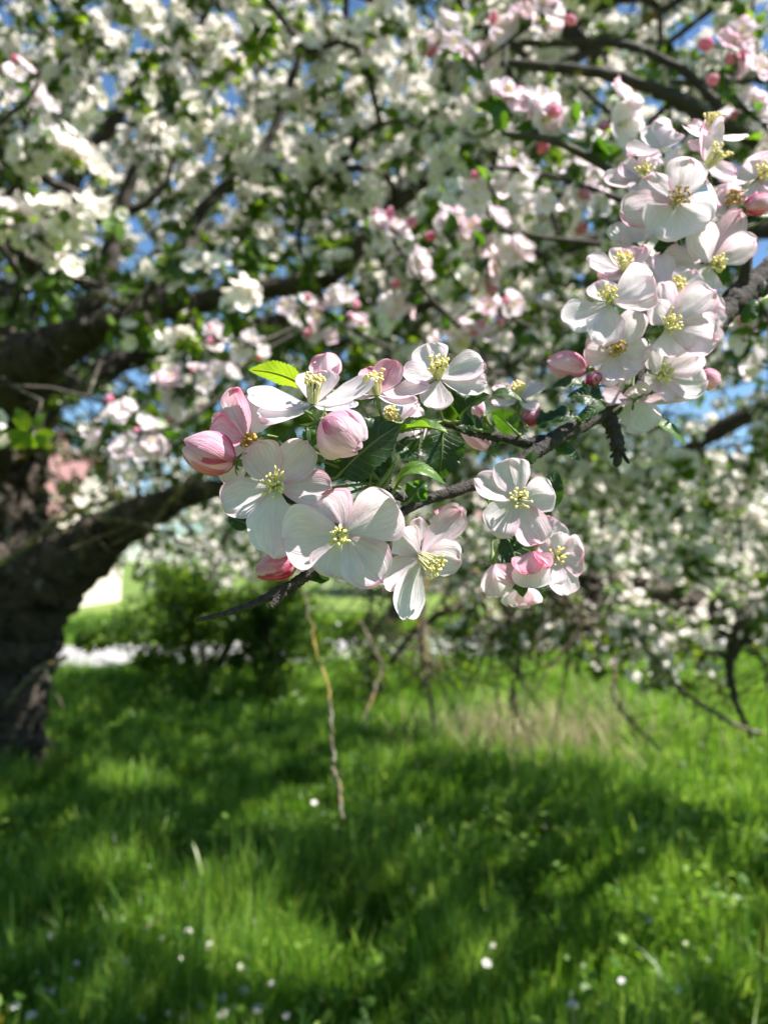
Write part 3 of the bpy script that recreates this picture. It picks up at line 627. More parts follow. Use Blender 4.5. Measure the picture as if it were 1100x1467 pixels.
def build_trees():
    g = rng(31)
    # ---- the old apple tree on the left
    base = P(-8, 1110, 5.6); base[2] = 0
    t1 = tag(empty('apple_tree', base), 'old leaning apple tree with thick dark trunk at the left edge, white blossom', 'tree', 'apple trees in blossom')
    L = []
    tr = [(-22, 1160, 5.6, 220), (-24, 1115, 5.6, 150), (-20, 1070, 5.6, 124), (-10, 1000, 5.6, 134), (-4, 920, 5.6, 150), (8, 860, 5.6, 150), (8, 800, 5.6, 130), (8, 720, 5.6, 100), (14, 640, 5.6, 86), (8, 560, 5.55, 74), (-10, 470, 5.5, 60), (-30, 380, 5.5, 44), (-40, 250, 5.4, 30)]
    L.append(limb(t1, tr, 'trunk', None, 72, .02, 1, 16, .07))
    L.append(limb(t1, [(10, 880, 5.6, 124), (56, 850, 5.55, 106), (100, 802, 5.4, 82), (155, 765, 5.2, 60), (215, 732, 5.05, 42), (280, 706, 4.9, 28), (350, 700, 4.85, 20), (430, 722, 4.8, 16), (520, 765, 4.7, 10)], 'limb', None, 40, .05, 2, 16, .09))
    L.append(limb(t1, [(-60, 640, 4.6, 100), (0, 568, 4.2, 86), (50, 520, 3.9, 70), (110, 482, 3.7, 46), (190, 455, 3.5, 30), (300, 430, 3.3, 25), (420, 408, 3.1, 24), (480, 390, 3.0, 22), (560, 300, 2.9, 18), (650, 222, 2.8, 16), (760, 135, 2.7, 16), (830, 80, 2.7, 13), (960, 8, 2.7, 10)], 'limb', None, 36, .05, 3, 14, .09))
    L.append(limb(t1, [(-60, 190, 3.2, 20), (0, 222, 3.1, 18), (70, 258, 3.0, 17), (150, 300, 3.0, 16), (200, 296, 3.0, 12), (240, 262, 3.0, 9)], 'limb', M_TWIG, 8, .1, 4))
    L.append(limb(t1, [(-60, 300, 3.0, 20), (0, 350, 3.0, 18), (70, 382, 3.1, 17), (130, 412, 3.2, 15), (200, 455, 3.3, 13), (260, 520, 3.4, 8)], 'limb', M_TWIG, 8, .1, 5))
    L.append(limb(t1, [(110, 482, 3.7, 40), (150, 400, 3.7, 30), (165, 330, 3.7, 22), (200, 230, 3.7, 18), (260, 120, 3.7, 14), (300, 0, 3.7, 10)], 'limb', M_TWIG, 8, .1, 6))
    L.append(limb(t1, [(190, 455, 3.5, 30), (260, 380, 3.6, 24), (290, 300, 3.7, 18), (380, 210, 3.8, 16), (430, 80, 3.8, 12)], 'limb', M_TWIG, 8, .1, 7))
    L.append(limb(t1, [(14, 640, 5.6, 60), (90, 560, 5.9, 44), (220, 500, 6.2, 36), (360, 470, 6.5, 26), (500, 420, 6.8, 18)], 'limb', M_TWIG, 8, .1, 8))
    L.append(limb(t1, [(-10, 470, 5.5, 44), (80, 300, 5.5, 30), (180, 150, 5.4, 20), (320, -40, 5.3, 14)], 'limb', M_TWIG, 8, .1, 9))
    L.append(limb(t1, [(-20, 560, 5.5, 50), (-200, 400, 4.8, 36), (-300, 150, 3.6, 24), (-250, -300, 2.6, 16)], 'limb', M_TWIG, 8, .1, 10))
    for (x, y, d, w0) in [(-400, 500, 7, 40), (-250, 300, 8.5, 36), (60, 420, 8.5, 36)]:
        L.append(limb(t1, [(-6, 600, 5.6, w0), ((x - 6) / 2, (y + 560) / 2, (5.6 + d) / 2, w0 * .7), (x, y, d, 12)], 'limb', M_TWIG, 8, .1, 11))
    bx, by = base[0], base[1]
    def zl(p):
        r = np.hypot(p[:, 0] - bx, p[:, 1] - by); return 2.05 - .035 * np.maximum(0, r - 1.2) ** 1.8
    p1 = ell(8500, np.array([-1.5, 4.5, 3.3]), np.array([4.6, 4.3, 2.5]), g, zl, .25)
    p1 = p1[(p1[:, 0] < 2.0 + .25 * (p1[:, 1] - 4)) ]
    p1b = ell(420, np.array([-3.2, 9.0, 2.6]), np.array([2.6, 2.8, 1.7]), g, lambda p: 1.5 + 0 * p[:, 0])
    p1c = ell(2600, np.array([-1.5, 7.2, 4.4]), np.array([5.0, 2.6, 2.4]), g, lambda p: 2.4 + 0 * p[:, 0]); p1c = p1c[p1c[:, 0] < 1.6]; pts = np.vstack([p1, p1b, p1c]); pts = pts[~sunpath(pts, SUNGAP)]; iv, x, y, z = in_view(pts, .15); pts = pts[~(iv & (z < 1.6)) & (np.linalg.norm(pts - CAM, axis=1) > .9)]
    # underside of the crown near the trunk is leafy and dark, the outside white
    def pf(pos, kinds, g):
        r = np.hypot(pos[:, 0] - bx, pos[:, 1] - by); low = (pos[:, 2] < 1.75 + .36 * pos[:, 1]) & (pos[:, 0] < -.05 - .02 * pos[:, 1]) & (r < 4.2); k = kinds.copy(); u = g.random(len(pos)); k[low & (u < .90)] = 'leafy'; return k
    n1 = tree(t1, L, pts, 41, (.78, .06), r0=.0016, gap=.05, pinkfun=pf)
    # ---- the apple tree whose boughs come in from the right
    b2 = np.array([3.3, 4.2, 0.0])
    t2 = tag(empty('apple_tree', b2), 'apple tree at the right edge with pinkish blossom and drooping dark boughs over sunlit grass', 'tree', 'apple trees in blossom')
    def lw(q): return P(q[0], q[1], q[2])
    mb = MB(); c = catmull([b2, b2 + [-.05, 0, .7], b2 + [-.15, .05, 1.4], b2 + [.1, .1, 2.1], b2 + [.2, .1, 3.0]], 8); r = np.linspace(.21, .07, len(c)); tube(mb, c, r, 16, 0, .07, 3); mb.build('trunk', M_TRUNK, t2)
    L2 = [(c, r)]
    L2.append(limb(t2, [(1420, 640, 4.2, 90), (1280, 780, 4.1, 90), (1150, 880, 4.0, 66), (1060, 896, 4.0, 52), (1000, 868, 4.1, 36), (930, 842, 4.2, 27), (860, 832, 4.3, 20), (780, 828, 4.5, 15), (690, 850, 4.7, 11), (600, 900, 4.9, 11), (560, 950, 5.0, 8)], 'limb', None, 14, .12, 22))
    L2.append(limb(t2, [(1500, 400, 3.4, 40), (1300, 290, 2.4, 34), (1160, 240, 1.95, 28), (1050, 182, 1.8, 24), (985, 150, 1.8, 22), (920, 122, 1.8, 19), (840, 102, 1.85, 16), (740, 92, 1.9, 13), (650, 78, 2.0, 10)], 'limb', M_TWIG, 9, .1, 23))
    L2.append(limb(t2, [(1050, 182, 1.8, 18), (1000, 120, 1.85, 14), (950, 85, 1.9, 12), (880, 62, 2.0, 12), (780, 62, 2.1, 10), (680, 60, 2.2, 8)], 'limb', M_TWIG, 8, .1, 24))
    L2.append(limb(t2, [(1250, 130, 2.3, 18), (1120, 112, 2.1, 14), (1040, 118, 2.05, 11), (960, 118, 2.05, 8)], 'limb', M_TWIG, 8, .1, 25))
    L2.append(limb(t2, [(1500, 400, 3.6, 44), (1250, 320, 3.2, 36), (1080, 330, 3.0, 28), (940, 330, 3.0, 24), (840, 345, 3.0, 20), (740, 385, 3.0, 18), (640, 425, 3.1, 15), (540, 470, 3.2, 12), (470, 500, 3.3, 9)], 'limb', M_TWIG, 8, .1, 26))
    L2.append(limb(t2, [(1400, 560, 4.0, 44), (1200, 560, 4.2, 34), (1060, 600, 4.4, 26), (960, 660, 4.6, 20), (860, 720, 4.8, 14)], 'limb', M_TWIG, 8, .1, 27))
    L2.append(limb(t2, [(1060, 896, 4.0, 30), (1045, 950, 3.95, 14), (1052, 1000, 3.9, 10), (1075, 1060, 3.85, 6)], 'limb', M_TWIG, 8, .12, 28))
    q1 = ell(3200, np.array([2.9, 3.7, 2.9]), np.array([3.0, 2.3, 2.0]), g, lambda p: 1.15 + 0 * p[:, 0], .2); q1 = q1[(q1[:, 1] < 5.3) & ((q1[:, 1] < 4.0) | (q1[:, 0] < 3.0))]
    q2 = np.array([lw((g.uniform(640, 1150), g.uniform(560, 940), g.uniform(3.6, 5.4))) for _ in range(800)])
    q2 = np.vstack([q2, [lw((g.uniform(850, 1010), g.uniform(890, 985), g.uniform(3.6, 4.2))) for _ in range(40)], [lw((g.uniform(680, 830), g.uniform(870, 935), g.uniform(4.2, 5.0))) for _ in range(30)]]); q2 = q2[q2[:, 2] > .7]
    pts = np.vstack([q1, q2]); pts = pts[~sunpath(pts, SUNGAP)]; iv, x, y, z = in_view(pts, .15); pts = pts[~(iv & (z < 1.6)) & (np.linalg.norm(pts - CAM, axis=1) > .9)]
    def pf2(pos, kinds, g):
        low = (pos[:, 1] > 3.3) & (pos[:, 2] < 2.6); k = kinds.copy(); u = g.random(len(pos)); k[low] = np.where(u[low] < .62, 'sparse', np.where(u[low] < .86, 'leafy', k[low])); return k
    n2 = tree(t2, L2, pts, 42, (.62, .16), r0=.0018, gap=.10, pinkfun=pf2)
    # ---- apple trees beyond, their blossom closing the view
    far = [((4.4, 16.5), 3.0, 3.9, 'young apple tree in full blossom beyond the road on the right'), ((.2, 17.5), 2.8, 3.7, 'broad apple tree in blossom beyond the road behind the bright flower cluster'), ((8.6, 18.5), 3.2, 4.2, 'apple tree in blossom at the far right beyond the road'), ((-4.0, 18.0), 2.6, 3.9, 'apple tree in blossom beyond the road behind the old trunk')]
    n3 = 0
    for i, ((x, y), rad, hh, lab) in enumerate(far):
        b = np.array([x, y, 0.0]); t3 = tag(empty('apple_tree', b), lab, 'tree', 'apple trees in blossom'); gg = rng(60 + i)
        mb = MB(); c = catmull([b, b + [.05, 0, .6], b + [gg.normal(0, .15), gg.normal(0, .15), 1.4]], 6); r = np.linspace(.17, .11, len(c)); tube(mb, c, r, 12, 0, .07, 3); mb.build('trunk', M_TRUNK, t3); L3 = [(c, r)]
        for k in range(5):
            a = k * 1.257 + gg.random(); e = c[-1] + np.array([math.cos(a) * rad * .7, math.sin(a) * rad * .7, hh * .42]); cc = catmull([c[-1], (c[-1] + e) / 2 + [0, 0, .25], e], 7); rr = np.linspace(.08, .02, len(cc)); mb = MB(); tube(mb, cc, rr, 8, 0, .1, k); mb.build('limb', M_TRUNK, t3); L3.append((cc, rr))
        pp = ell(700, np.array([x, y, hh * .58]), np.array([rad, rad, hh * .45]), gg, lambda p: .85 + .1 * np.sin(p[:, 0] * 3), .2)
        n3 += tree(t3, L3, pp, 70 + i, (.66, .08), r0=.003, scale=1.7, nparts=0, gap=.16, nbranch=10)
    print('trusses', n1, n2, n3)

def leafy_mass(mb, c, r, n, size, g, shell=.35, tones=(.1, .9), lump=.25):
    c = np.asarray(c, float); p = unit_rows(g.standard_normal((n, 3))); lobes = unit_rows(g.standard_normal((9, 3))); amp = 1 + lump * (np.max(p @ lobes.T, axis=1) - .75) * 2.2
    rad = (shell + (1 - shell) * g.random(n) ** .5) * amp; pos = c + p * rad[:, None] * np.asarray(r); pos = pos[pos[:, 2] > .02]; n = len(pos)
    a = unit_rows(g.standard_normal((n, 3)) + [0, 0, .3]); u = unit_rows(np.cross(a, g.standard_normal((n, 3)))); w = np.cross(a, u); s = size * g.uniform(.6, 1.3, n)[:, None]
    v = np.stack([pos - u * s, pos + w * s * .42 + a * s * .15, pos + u * s, pos - w * s * .42 + a * s * .15], 1)
    mb.add(v.reshape(-1, 3), np.arange(n * 4).reshape(-1, 4), None, np.repeat(np.clip(g.uniform(*tones, n), 0, 1), 4))
def unit_rows(a): return a / (np.linalg.norm(a, axis=1)[:, None] + 1e-9)

def shrub(x, y, r, h, label, seed, n=5000, size=.035, grp=None, cat='shrub', name='shrub', tones=(.1, .9), mat=None):
    g = rng(seed); b = np.array([x, y, 0.0]); o = tag(empty(name, b), label, cat, grp)
    mb = MB()
    for k in range(11):
        a = g.uniform(0, 6.28); e = b + [math.cos(a) * r * g.uniform(.3, .85), math.sin(a) * r * g.uniform(.3, .85), h * g.uniform(.55, .95)]
        c = catmull([b + [g.normal(0, .06), g.normal(0, .06), -.02], (b + e) / 2 + [0, 0, h * .12], e], 5); tube(mb, c, np.linspace(.022 * h, .006 * h, len(c)), 6, 0, .1, k)
    mb.build('stems', M_TWIG, o)
    mb = MB()
    for k in range(26):
        a = g.uniform(0, 6.28); q = r * g.uniform(.1, 1.0); f = g.uniform(.13, .34); leafy_mass(mb, b + [math.cos(a) * q, math.sin(a) * q, h * g.uniform(.15, .95) * (1.1 - .5 * q / r)], (r * f, r * f, h * f * g.uniform(.4, .8)), n // 26, size, g, shell=.1, tones=tones, lump=.5)
    tag(mb.build('crown', mat or M_BACKLEAF, o), kind='stuff'); return o

def far_tree(x, y, h, r, label, seed, n=7000, size=.12, grp='trees beyond the road'):
    g = rng(seed); b = np.array([x, y, 0.0]); o = tag(empty('tree', b), label, 'tree', grp)
    mb = MB(); c = catmull([b, b + [.1, 0, h * .3], b + [g.normal(0, .3), 0, h * .7]], 6); tube(mb, c, np.linspace(.035 * h, .012 * h, len(c)), 10, 0, .08, seed); mb.build('trunk', M_TRUNK, o)
    for k in range(6):
        a = k * 1.05 + g.random(); s = c[5 + k]; e = b + [math.cos(a) * r * .75, math.sin(a) * r * .75, h * g.uniform(.5, .85)]; mb = MB(); cc = catmull([s, (s + e) / 2 + [0, 0, .3], e], 5); tube(mb, cc, np.linspace(.012 * h, .004 * h, len(cc)), 6, 0, .1, k); mb.build('limb', M_TWIG, o)
    mb = MB()
    for k in range(14):
        a = g.uniform(0, 6.28); q = r * g.uniform(.1, .75); leafy_mass(mb, b + [math.cos(a) * q, math.sin(a) * q, h * g.uniform(.35, .85)], (r * g.uniform(.3, .5),) * 2 + (h * g.uniform(.12, .22),), n // 14, size, g)
    tag(mb.build('crown', M_BACKLEAF, o), kind='stuff')

def build_plants():
    shrub(-2.1, 9.4, 1.4, 1.5, 'rounded green shrub with shaded stems in front of the pale road', 501, 9000, .05, grp='shrubs near the road', tones=(.5, 1))
    shrub(-1.25, 8.6, .7, 1.45, 'bright yellow-green shrub glowing in the sun below the bare twig end', 502, 9000, .042, grp='shrubs near the road', tones=(.5, 1))
    shrub(-.1, 8.9, .75, 1.0, 'sparse sunlit yellow-green bush behind the hanging twigs at the centre', 503, 2200, .036, grp='shrubs near the road', tones=(.6, 1))
    shrub(.9, 9.6, .8, .9, 'low loose bush behind the dry stalks', 504, 1800, .036, grp='shrubs near the road', tones=(.4, 1))
    lab = ['tall round green tree behind the road at the left', 'spreading green tree behind the old apple trunk', 'light green tree far behind the central blossoms', 'dense green tree on the far right behind blossom', 'small dark green tree between the far blossom trees']
    for i, (x, y, h, r) in enumerate([(-14, 27, 5.0, 3.4), (-5.5, 33, 5.0, 3.6), (1.5, 36, 5.5, 4), (13, 30, 5.5, 4), (7.5, 34, 5.0, 3.6)]): far_tree(x, y, h, r, lab[i], 520 + i)

def box(mb, a, b, mi=0):
    (x0, y0, z0), (x1, y1, z1) = a, b; v = np.array([[x, y, z] for x in (x0, x1) for y in (y0, y1) for z in (z0, z1)])
    mb.add(v, np.array([[0, 1, 3, 2], [4, 6, 7, 5], [0, 4, 5, 1], [2, 3, 7, 6], [0, 2, 6, 4], [1, 5, 7, 3]]), None, None, mi)
def house(c, w, d, hw, hr, label, seed):
    x, y = c; o = tag(empty('house', (x, y, 0)), label, 'house', 'houses behind the orchard')
    mw = plain('plaster_%d' % seed, (.62, .56, .48), .9, 3); mr = bpy.data.materials.get('roof_tile')
    if mr is None:
        mr, nt, out = new_mat('roof_tile'); Lk = nt.links; geo = N_(nt, 'ShaderNodeNewGeometry'); b = N_(nt, 'ShaderNodeTexBrick', i_Scale=3.0); b.inputs['Color1'].default_value = (.30, .17, .15, 1); b.inputs['Color2'].default_value = (.24, .13, .12, 1); b.inputs['Mortar'].default_value = (.12, .04, .03, 1)
        Lk.new(geo.outputs['Position'], b.inputs['Vector']); p = N_(nt, 'ShaderNodeBsdfPrincipled', i_Roughness=.8); Lk.new(b.outputs[0], p.inputs[0]); Lk.new(p.outputs[0], out.inputs[0])
    mb = MB(); box(mb, (x - w / 2, y - d / 2, -.1), (x + w / 2, y + d / 2, hw)); mb.add(np.array([[x - w / 2, y - d / 2, hw + .002], [x - w / 2, y + d / 2, hw + .002], [x - w / 2, y, hw + hr]]), np.array([[0, 1, 2]])); mb.add(np.array([[x + w / 2, y - d / 2, hw + .002], [x + w / 2, y + d / 2, hw + .002], [x + w / 2, y, hw + hr]]), np.array([[0, 2, 1]])); mb.build('wall', mw, o, smooth=False)
    mb = MB(); e = .35
    for s in (-1, 1):
        q = np.array([[x - w / 2 - e, y + s * (d / 2 + e), hw - .18], [x + w / 2 + e, y + s * (d / 2 + e), hw - .18], [x + w / 2 + e, y, hw + hr + .02], [x - w / 2 - e, y, hw + hr + .02]]); v = np.vstack([q, q + [0, 0, .14]]); mb.add(v, np.array([[0, 1, 2, 3], [4, 5, 6, 7], [0, 1, 5, 4], [0, 3, 7, 4], [1, 2, 6, 5]]))
    rf = mb.build('roof', mr, o, smooth=False)
    mb = MB(); box(mb, (x + w * .2, y - .3, hw + hr * .5), (x + w * .2 + .6, y + .3, hw + hr + .8)); mb.build('chimney', mr, rf, smooth=False)
    mg = plain('window_glass_%d' % seed, (.05, .06, .07), .1, 2); mf = plain('window_frame_%d' % seed, (.75, .74, .7), .5, 2)
    for k in range(4):
        wx = x - w / 2 + w * (k + .5) / 4; mb = MB(); box(mb, (wx - .55, y - d / 2 - .06, hw * .40), (wx + .55, y - d / 2 + .02, hw * .40 + 1.4)); wn = mb.build('window', mf, o, smooth=False); mb = MB(); box(mb, (wx - .45, y - d / 2 - .075, hw * .40 + .1), (wx + .45, y - d / 2 - .05, hw * .40 + 1.3)); mb.build('pane', mg, wn, smooth=False)
# ------------------------------------------------------------------ nearer sprays of blossom, out of focus
def spray_flower_mesh(seed, pinky):
    g = rng(seed); mb = MB(); ax = np.array([0, 0, 1.0])
    for k in range(5):
        a = k * 1.2566 + g.normal(0, .1); d = np.array([math.cos(a), math.sin(a), 0]); el = g.uniform(.05, .55); T = (d * math.cos(el) + ax * math.sin(el)) * .022 * g.uniform(.9, 1.1); e = unit(T); nn = unit(ax - (ax @ e) * e)
        pts, U, Vg = petal_grid(d * .0018, T, .0195 * g.uniform(.9, 1.12), nn, g, cup=.35, arch=-.08, nu=9, nv=7)
        pk = np.clip(pinky * g.uniform(.3, 1.6) + .18 * np.abs(Vg) ** 3, 0, 1); mb.add(pts.reshape(-1, 3), gridf(9, 7), np.stack([U, Vg * .5 + .5], -1).reshape(-1, 2), pk.ravel())
    cen = []; 
    for k in range(12):
        a = k * 2.4; q = math.sqrt((k + .5) / 12) * .0045; t = np.array([math.cos(a) * q, math.sin(a) * q, .0085]); cen.append(t); tube(mb, np.array([t * [.2, .2, 0], t * [.7, .7, .5], t]), .00028, 4, 1, cap=False)
    ellipsoids(mb, np.array(cen), np.tile([.3, .2, 1.0], (12, 1)), .0011, .0008, 2, 5, 4)
    tube(mb, np.array([[0, 0, 0], [0, 0, -.004], [.001, 0, -.02]]), [.0015, .002, .0008], 6, 3)
    return mb.mesh('flower', [M_PETAL, M_FIL, M_ANTH, M_STEM])
def spray_bud_mesh(seed):
    g = rng(seed); mb = MB(); nu, nv = 8, 8
    for i in range(5):
        U, Vg = np.meshgrid(np.linspace(0, 1, nu), np.linspace(-1, 1, nv), indexing='ij'); prof = np.sin(math.pi * np.clip(.06 + .86 * U ** .85, 0, 1)) ** .75; phi = i * 2.513 + Vg * 1.15 * np.sqrt(np.clip(1 - ((U - .5) / .62) ** 2, .02, 1)); rad = .0075 * prof * (1 + .05 * Vg + .05 * (i % 3 - 1))
        mb.add(np.stack([rad * np.cos(phi), rad * np.sin(phi), U * .018], -1).reshape(-1, 3), gridf(nu, nv), np.stack([U, Vg * .5 + .5], -1).reshape(-1, 2), np.clip(.5 + .25 * Vg + .1 * g.standard_normal(), 0, 1).ravel() * np.ones(nu * nv))
    tube(mb, np.array([[0, 0, .001], [0, 0, -.004], [.001, 0, -.02]]), [.002, .002, .0008], 6, 1)
    return mb.mesh('bud', [M_PETAL, M_STEM])
def spray_leaf_mesh(seed):
    g = rng(seed); pts, U, Vg, nu, nv = leaf_pts(np.zeros(3), np.array([0, .045, .006]), .026, np.array([0, 0, 1.0]), g, nu=14, nv=7); mb = MB(); mb.add(pts.reshape(-1, 3), gridf(nu, nv), np.stack([U, Vg * .5 + .5], -1).reshape(-1, 2), np.full(nu * nv, g.uniform(.1, .7)))
    return mb.mesh('leaf', [M_LEAF])
SPRAYS = [  # label, twig px points (x, y, depth), width px, centres of trusses (x, y, spread px), flowers, buds, leaves, pink
    ('pale blossom spray with pink tips above the large pink bud', [(420, 480, 1.75), (350, 520, 1.7), (300, 560, 1.65), (235, 555, 1.62)], 7, [(285, 550, 34), (250, 555, 22), (265, 580, 22), (310, 545, 26)], 13, 3, 10, .12),
    ('loose white blossom spray between the old trunk and the large pink bud', [(330, 560, 1.6), (250, 610, 1.55), (180, 620, 1.5), (130, 600, 1.5)], 7, [(205, 630, 34), (165, 600, 28), (180, 660, 26), (235, 635, 22), (150, 635, 24)], 16, 2, 10, .03),
    ('white blossom spray in mid air above the top flowers of the sharp cluster', [(660, 470, 1.45), (610, 420, 1.42), (580, 370, 1.4), (550, 330, 1.4)], 8, [(560, 345, 30), (590, 375, 30), (600, 410, 26), (540, 330, 20), (570, 440, 24)], 17, 4, 14, .08),
    ('pinkish blossom spray to the left of the upper right flower heap', [(860, 350, 1.35), (780, 340, 1.35), (720, 330, 1.33), (640, 340, 1.3)], 9, [(650, 330, 28), (700, 325, 26), (735, 365, 30), (690, 385, 24), (640, 320, 20)], 17, 5, 14, .22),
    ('small blossom spray with pink buds high over the bright backlit leaf', [(560, 500, 1.6), (500, 470, 1.58), (450, 440, 1.55), (415, 430, 1.55)], 6, [(435, 445, 24), (490, 438, 22), (465, 488, 18), (510, 470, 14)], 9, 6, 8, .18),
    ('large pinkish white spray with two round pink buds against blue sky', [(960, 330, 1.0), (880, 250, .95), (800, 205, .88), (720, 190, .85)], 14, [(770, 165, 34), (720, 155, 26), (880, 165, 30), (800, 180, 24)], 11, 4, 12, .14),
    ('blossom spray cut by the right edge above the flower heap', [(1150, 230, 1.2), (1110, 190, 1.15), (1070, 160, 1.12), (1040, 120, 1.1)], 9, [(1075, 165, 30), (1060, 120, 28), (1095, 205, 26), (1050, 70, 26)], 12, 7, 10, .25),
    ('pink tinged spray at the top edge right of centre', [(820, -30, 1.35), (780, 20, 1.32), (740, 50, 1.3), (690, 90, 1.3)], 9, [(745, 35, 32), (700, 70, 28), (780, 15, 28), (660, 85, 24), (640, 50, 22)], 16, 5, 12, .20),
    ('white spray with a few leaves under the two round pink buds', [(900, 290, 1.2), (830, 265, 1.2), (760, 245, 1.2), (700, 240, 1.2)], 10, [(740, 260, 32), (800, 290, 30), (830, 250, 26), (700, 280, 26), (860, 300, 24)], 17, 3, 16, .06),
    ('white spray at the left edge in the upper corner', [(-30, 200, 1.7), (20, 160, 1.68), (50, 130, 1.66), (60, 90, 1.65)], 8, [(40, 130, 34), (55, 165, 26), (30, 100, 22)], 7, 1, 8, .03),
    ('white spray lit from above at the left edge below the upper corner', [(-30, 330, 1.8), (20, 325, 1.8), (60, 345, 1.8), (80, 360, 1.8)], 7, [(55, 345, 28), (15, 305, 22)], 5, 1, 7, .03),
    ('dim pale spray just left of the backlit leaf', [(420, 470, 1.7), (370, 490, 1.65), (330, 485, 1.62)], 6, [(355, 500, 24), (312, 482, 16)], 6, 3, 6, .12),
    ('crowded white spray at the right edge beside the flower heap', [(1150, 470, 1.0), (1100, 450, .98), (1075, 440, .97)], 9, [(1090, 445, 28), (1080, 480, 24), (1100, 520, 26)], 9, 2, 8, .06),
    ('shaded blossom spray hanging behind the twig above the sharp cluster', [(760, 470, 1.5), (720, 450, 1.5), (680, 440, 1.5), (640, 470, 1.5)], 7, [(690, 455, 30), (650, 480, 26), (730, 440, 26), (710, 490, 22)], 13, 5, 12, .16),
]
def build_sprays():
    FM = {b: [spray_flower_mesh(700 + i + b * 20, .02 + .16 * b) for i in range(5)] for b in (0, 1)}; BM = [spray_bud_mesh(750 + i) for i in range(3)]; LM = [spray_leaf_mesh(760 + i) for i in range(5)]
    from mathutils import Matrix
    for si, (lab, tw, wpx, cens, nf, nb_, nl, pink) in enumerate(SPRAYS):
        g = rng(800 + si); p3 = np.array([P(*q) for q in tw]); root = tag(empty('blossom_spray', p3[0]), lab, 'blossom branch', 'blossoming branches hanging nearer')
        mb = MB(); c = catmull(p3, 8); d = tw[0][2]; tube(mb, c, np.linspace(wpx, wpx * .45, len(c)) / 2 / FPX * d, 8, 0, .12, si)
        spots = []
        dz = np.interp(0, [0], [0])
        for (cx, cyy, spd) in cens:
            k = int(np.argmin([np.hypot(*(np.array([(q - CAM) @ RT / ((q - CAM) @ FW) * FPX + 550 - cx, -((q - CAM) @ UP) / ((q - CAM) @ FW) * FPX + 733.5 - cyy]))) for q in c])); dd = float((c[k] - CAM) @ FW)
            h = P(cx, cyy, dd + .02); spots.append((h, spd * dd / FPX, c[k])); tube(mb, catmull([c[k], (c[k] + h) / 2 + g.normal(0, .006, 3), h], 5), np.linspace(.0022, .0012, 11), 6, 0, .1, si)
        mb.build('twig', M_TWIG, root)
        def place(me, pos, z, sc, nm):
            F3 = frames(z[None], g)[0]; o = bpy.data.objects.new(nm, me); COL.objects.link(o); o.parent = root; M = Matrix(F3.tolist()).to_4x4() @ Matrix.Scale(sc, 4); M.translation = Vector(pos - ORG[root.name]); o.matrix_basis = M
        for i in range(int(nf * 1.45)):
            h, s, _ = spots[i % len(spots)]; off = unit(g.standard_normal(3) * [1, 1, 1] + [.1, -.5, .25]); place(FM[int(g.random() < pink * 2.2)][g.integers(5)], h + off * s * g.uniform(.45, 1.05), unit(off + g.normal(0, .25, 3) + [.30, -.55, .25]), g.uniform(.85, 1.15), 'flower')
        for i in range(nb_):
            h, s, _ = spots[g.integers(len(spots))]; off = unit(g.standard_normal(3) + [0, -.4, 0]); place(BM[g.integers(3)], h + off * s * 1.1, off, g.uniform(.7, 1.2), 'bud')
        for i in range(nl):
            h, s, k = spots[i % len(spots)]; q = g.random(); place(LM[g.integers(5)], h * q + k * (1 - q), unit(g.standard_normal(3) + [0, 0, .5]), g.uniform(.5, .95), 'leaf')

def lichen_twig(pts, w0, w1, label, seed, side=3, reach=1.0, group='lichen covered twigs'):
    g = rng(seed); p3 = np.array([P(*q) for q in pts]); d = pts[0][2]; c = catmull(p3, 10); n = len(c); c[1:-1] += g.standard_normal((n - 2, 3)) * .0012 * d
    root = tag(empty('lichen_twig', p3[0]), label, 'twig', group); mb = MB(); tube(mb, c, np.interp(np.linspace(0, 1, n), [0, 1], [w0, w1]) / 2 / FPX * d * (1 + .25 * np.abs(g.standard_normal(n))), 8, 0, .18, seed); mb.build('wood', M_LICHEN, root)
    for k in range(side):
        i = g.integers(4, int(n * .75)); e = c[i] + unit(g.standard_normal(3) + np.array([0, 0, -.5])) * g.uniform(.02, .06) * d * reach; mb = MB(); cc = catmull([c[i], (c[i] + e) / 2 + g.normal(0, .005, 3), e], 5); tube(mb, cc, np.linspace(w1 * .8, w1 * .45, len(cc)) / 2 / FPX * d, 6, 0, .2, k); mb.build('side_twig', M_LICHEN, root)
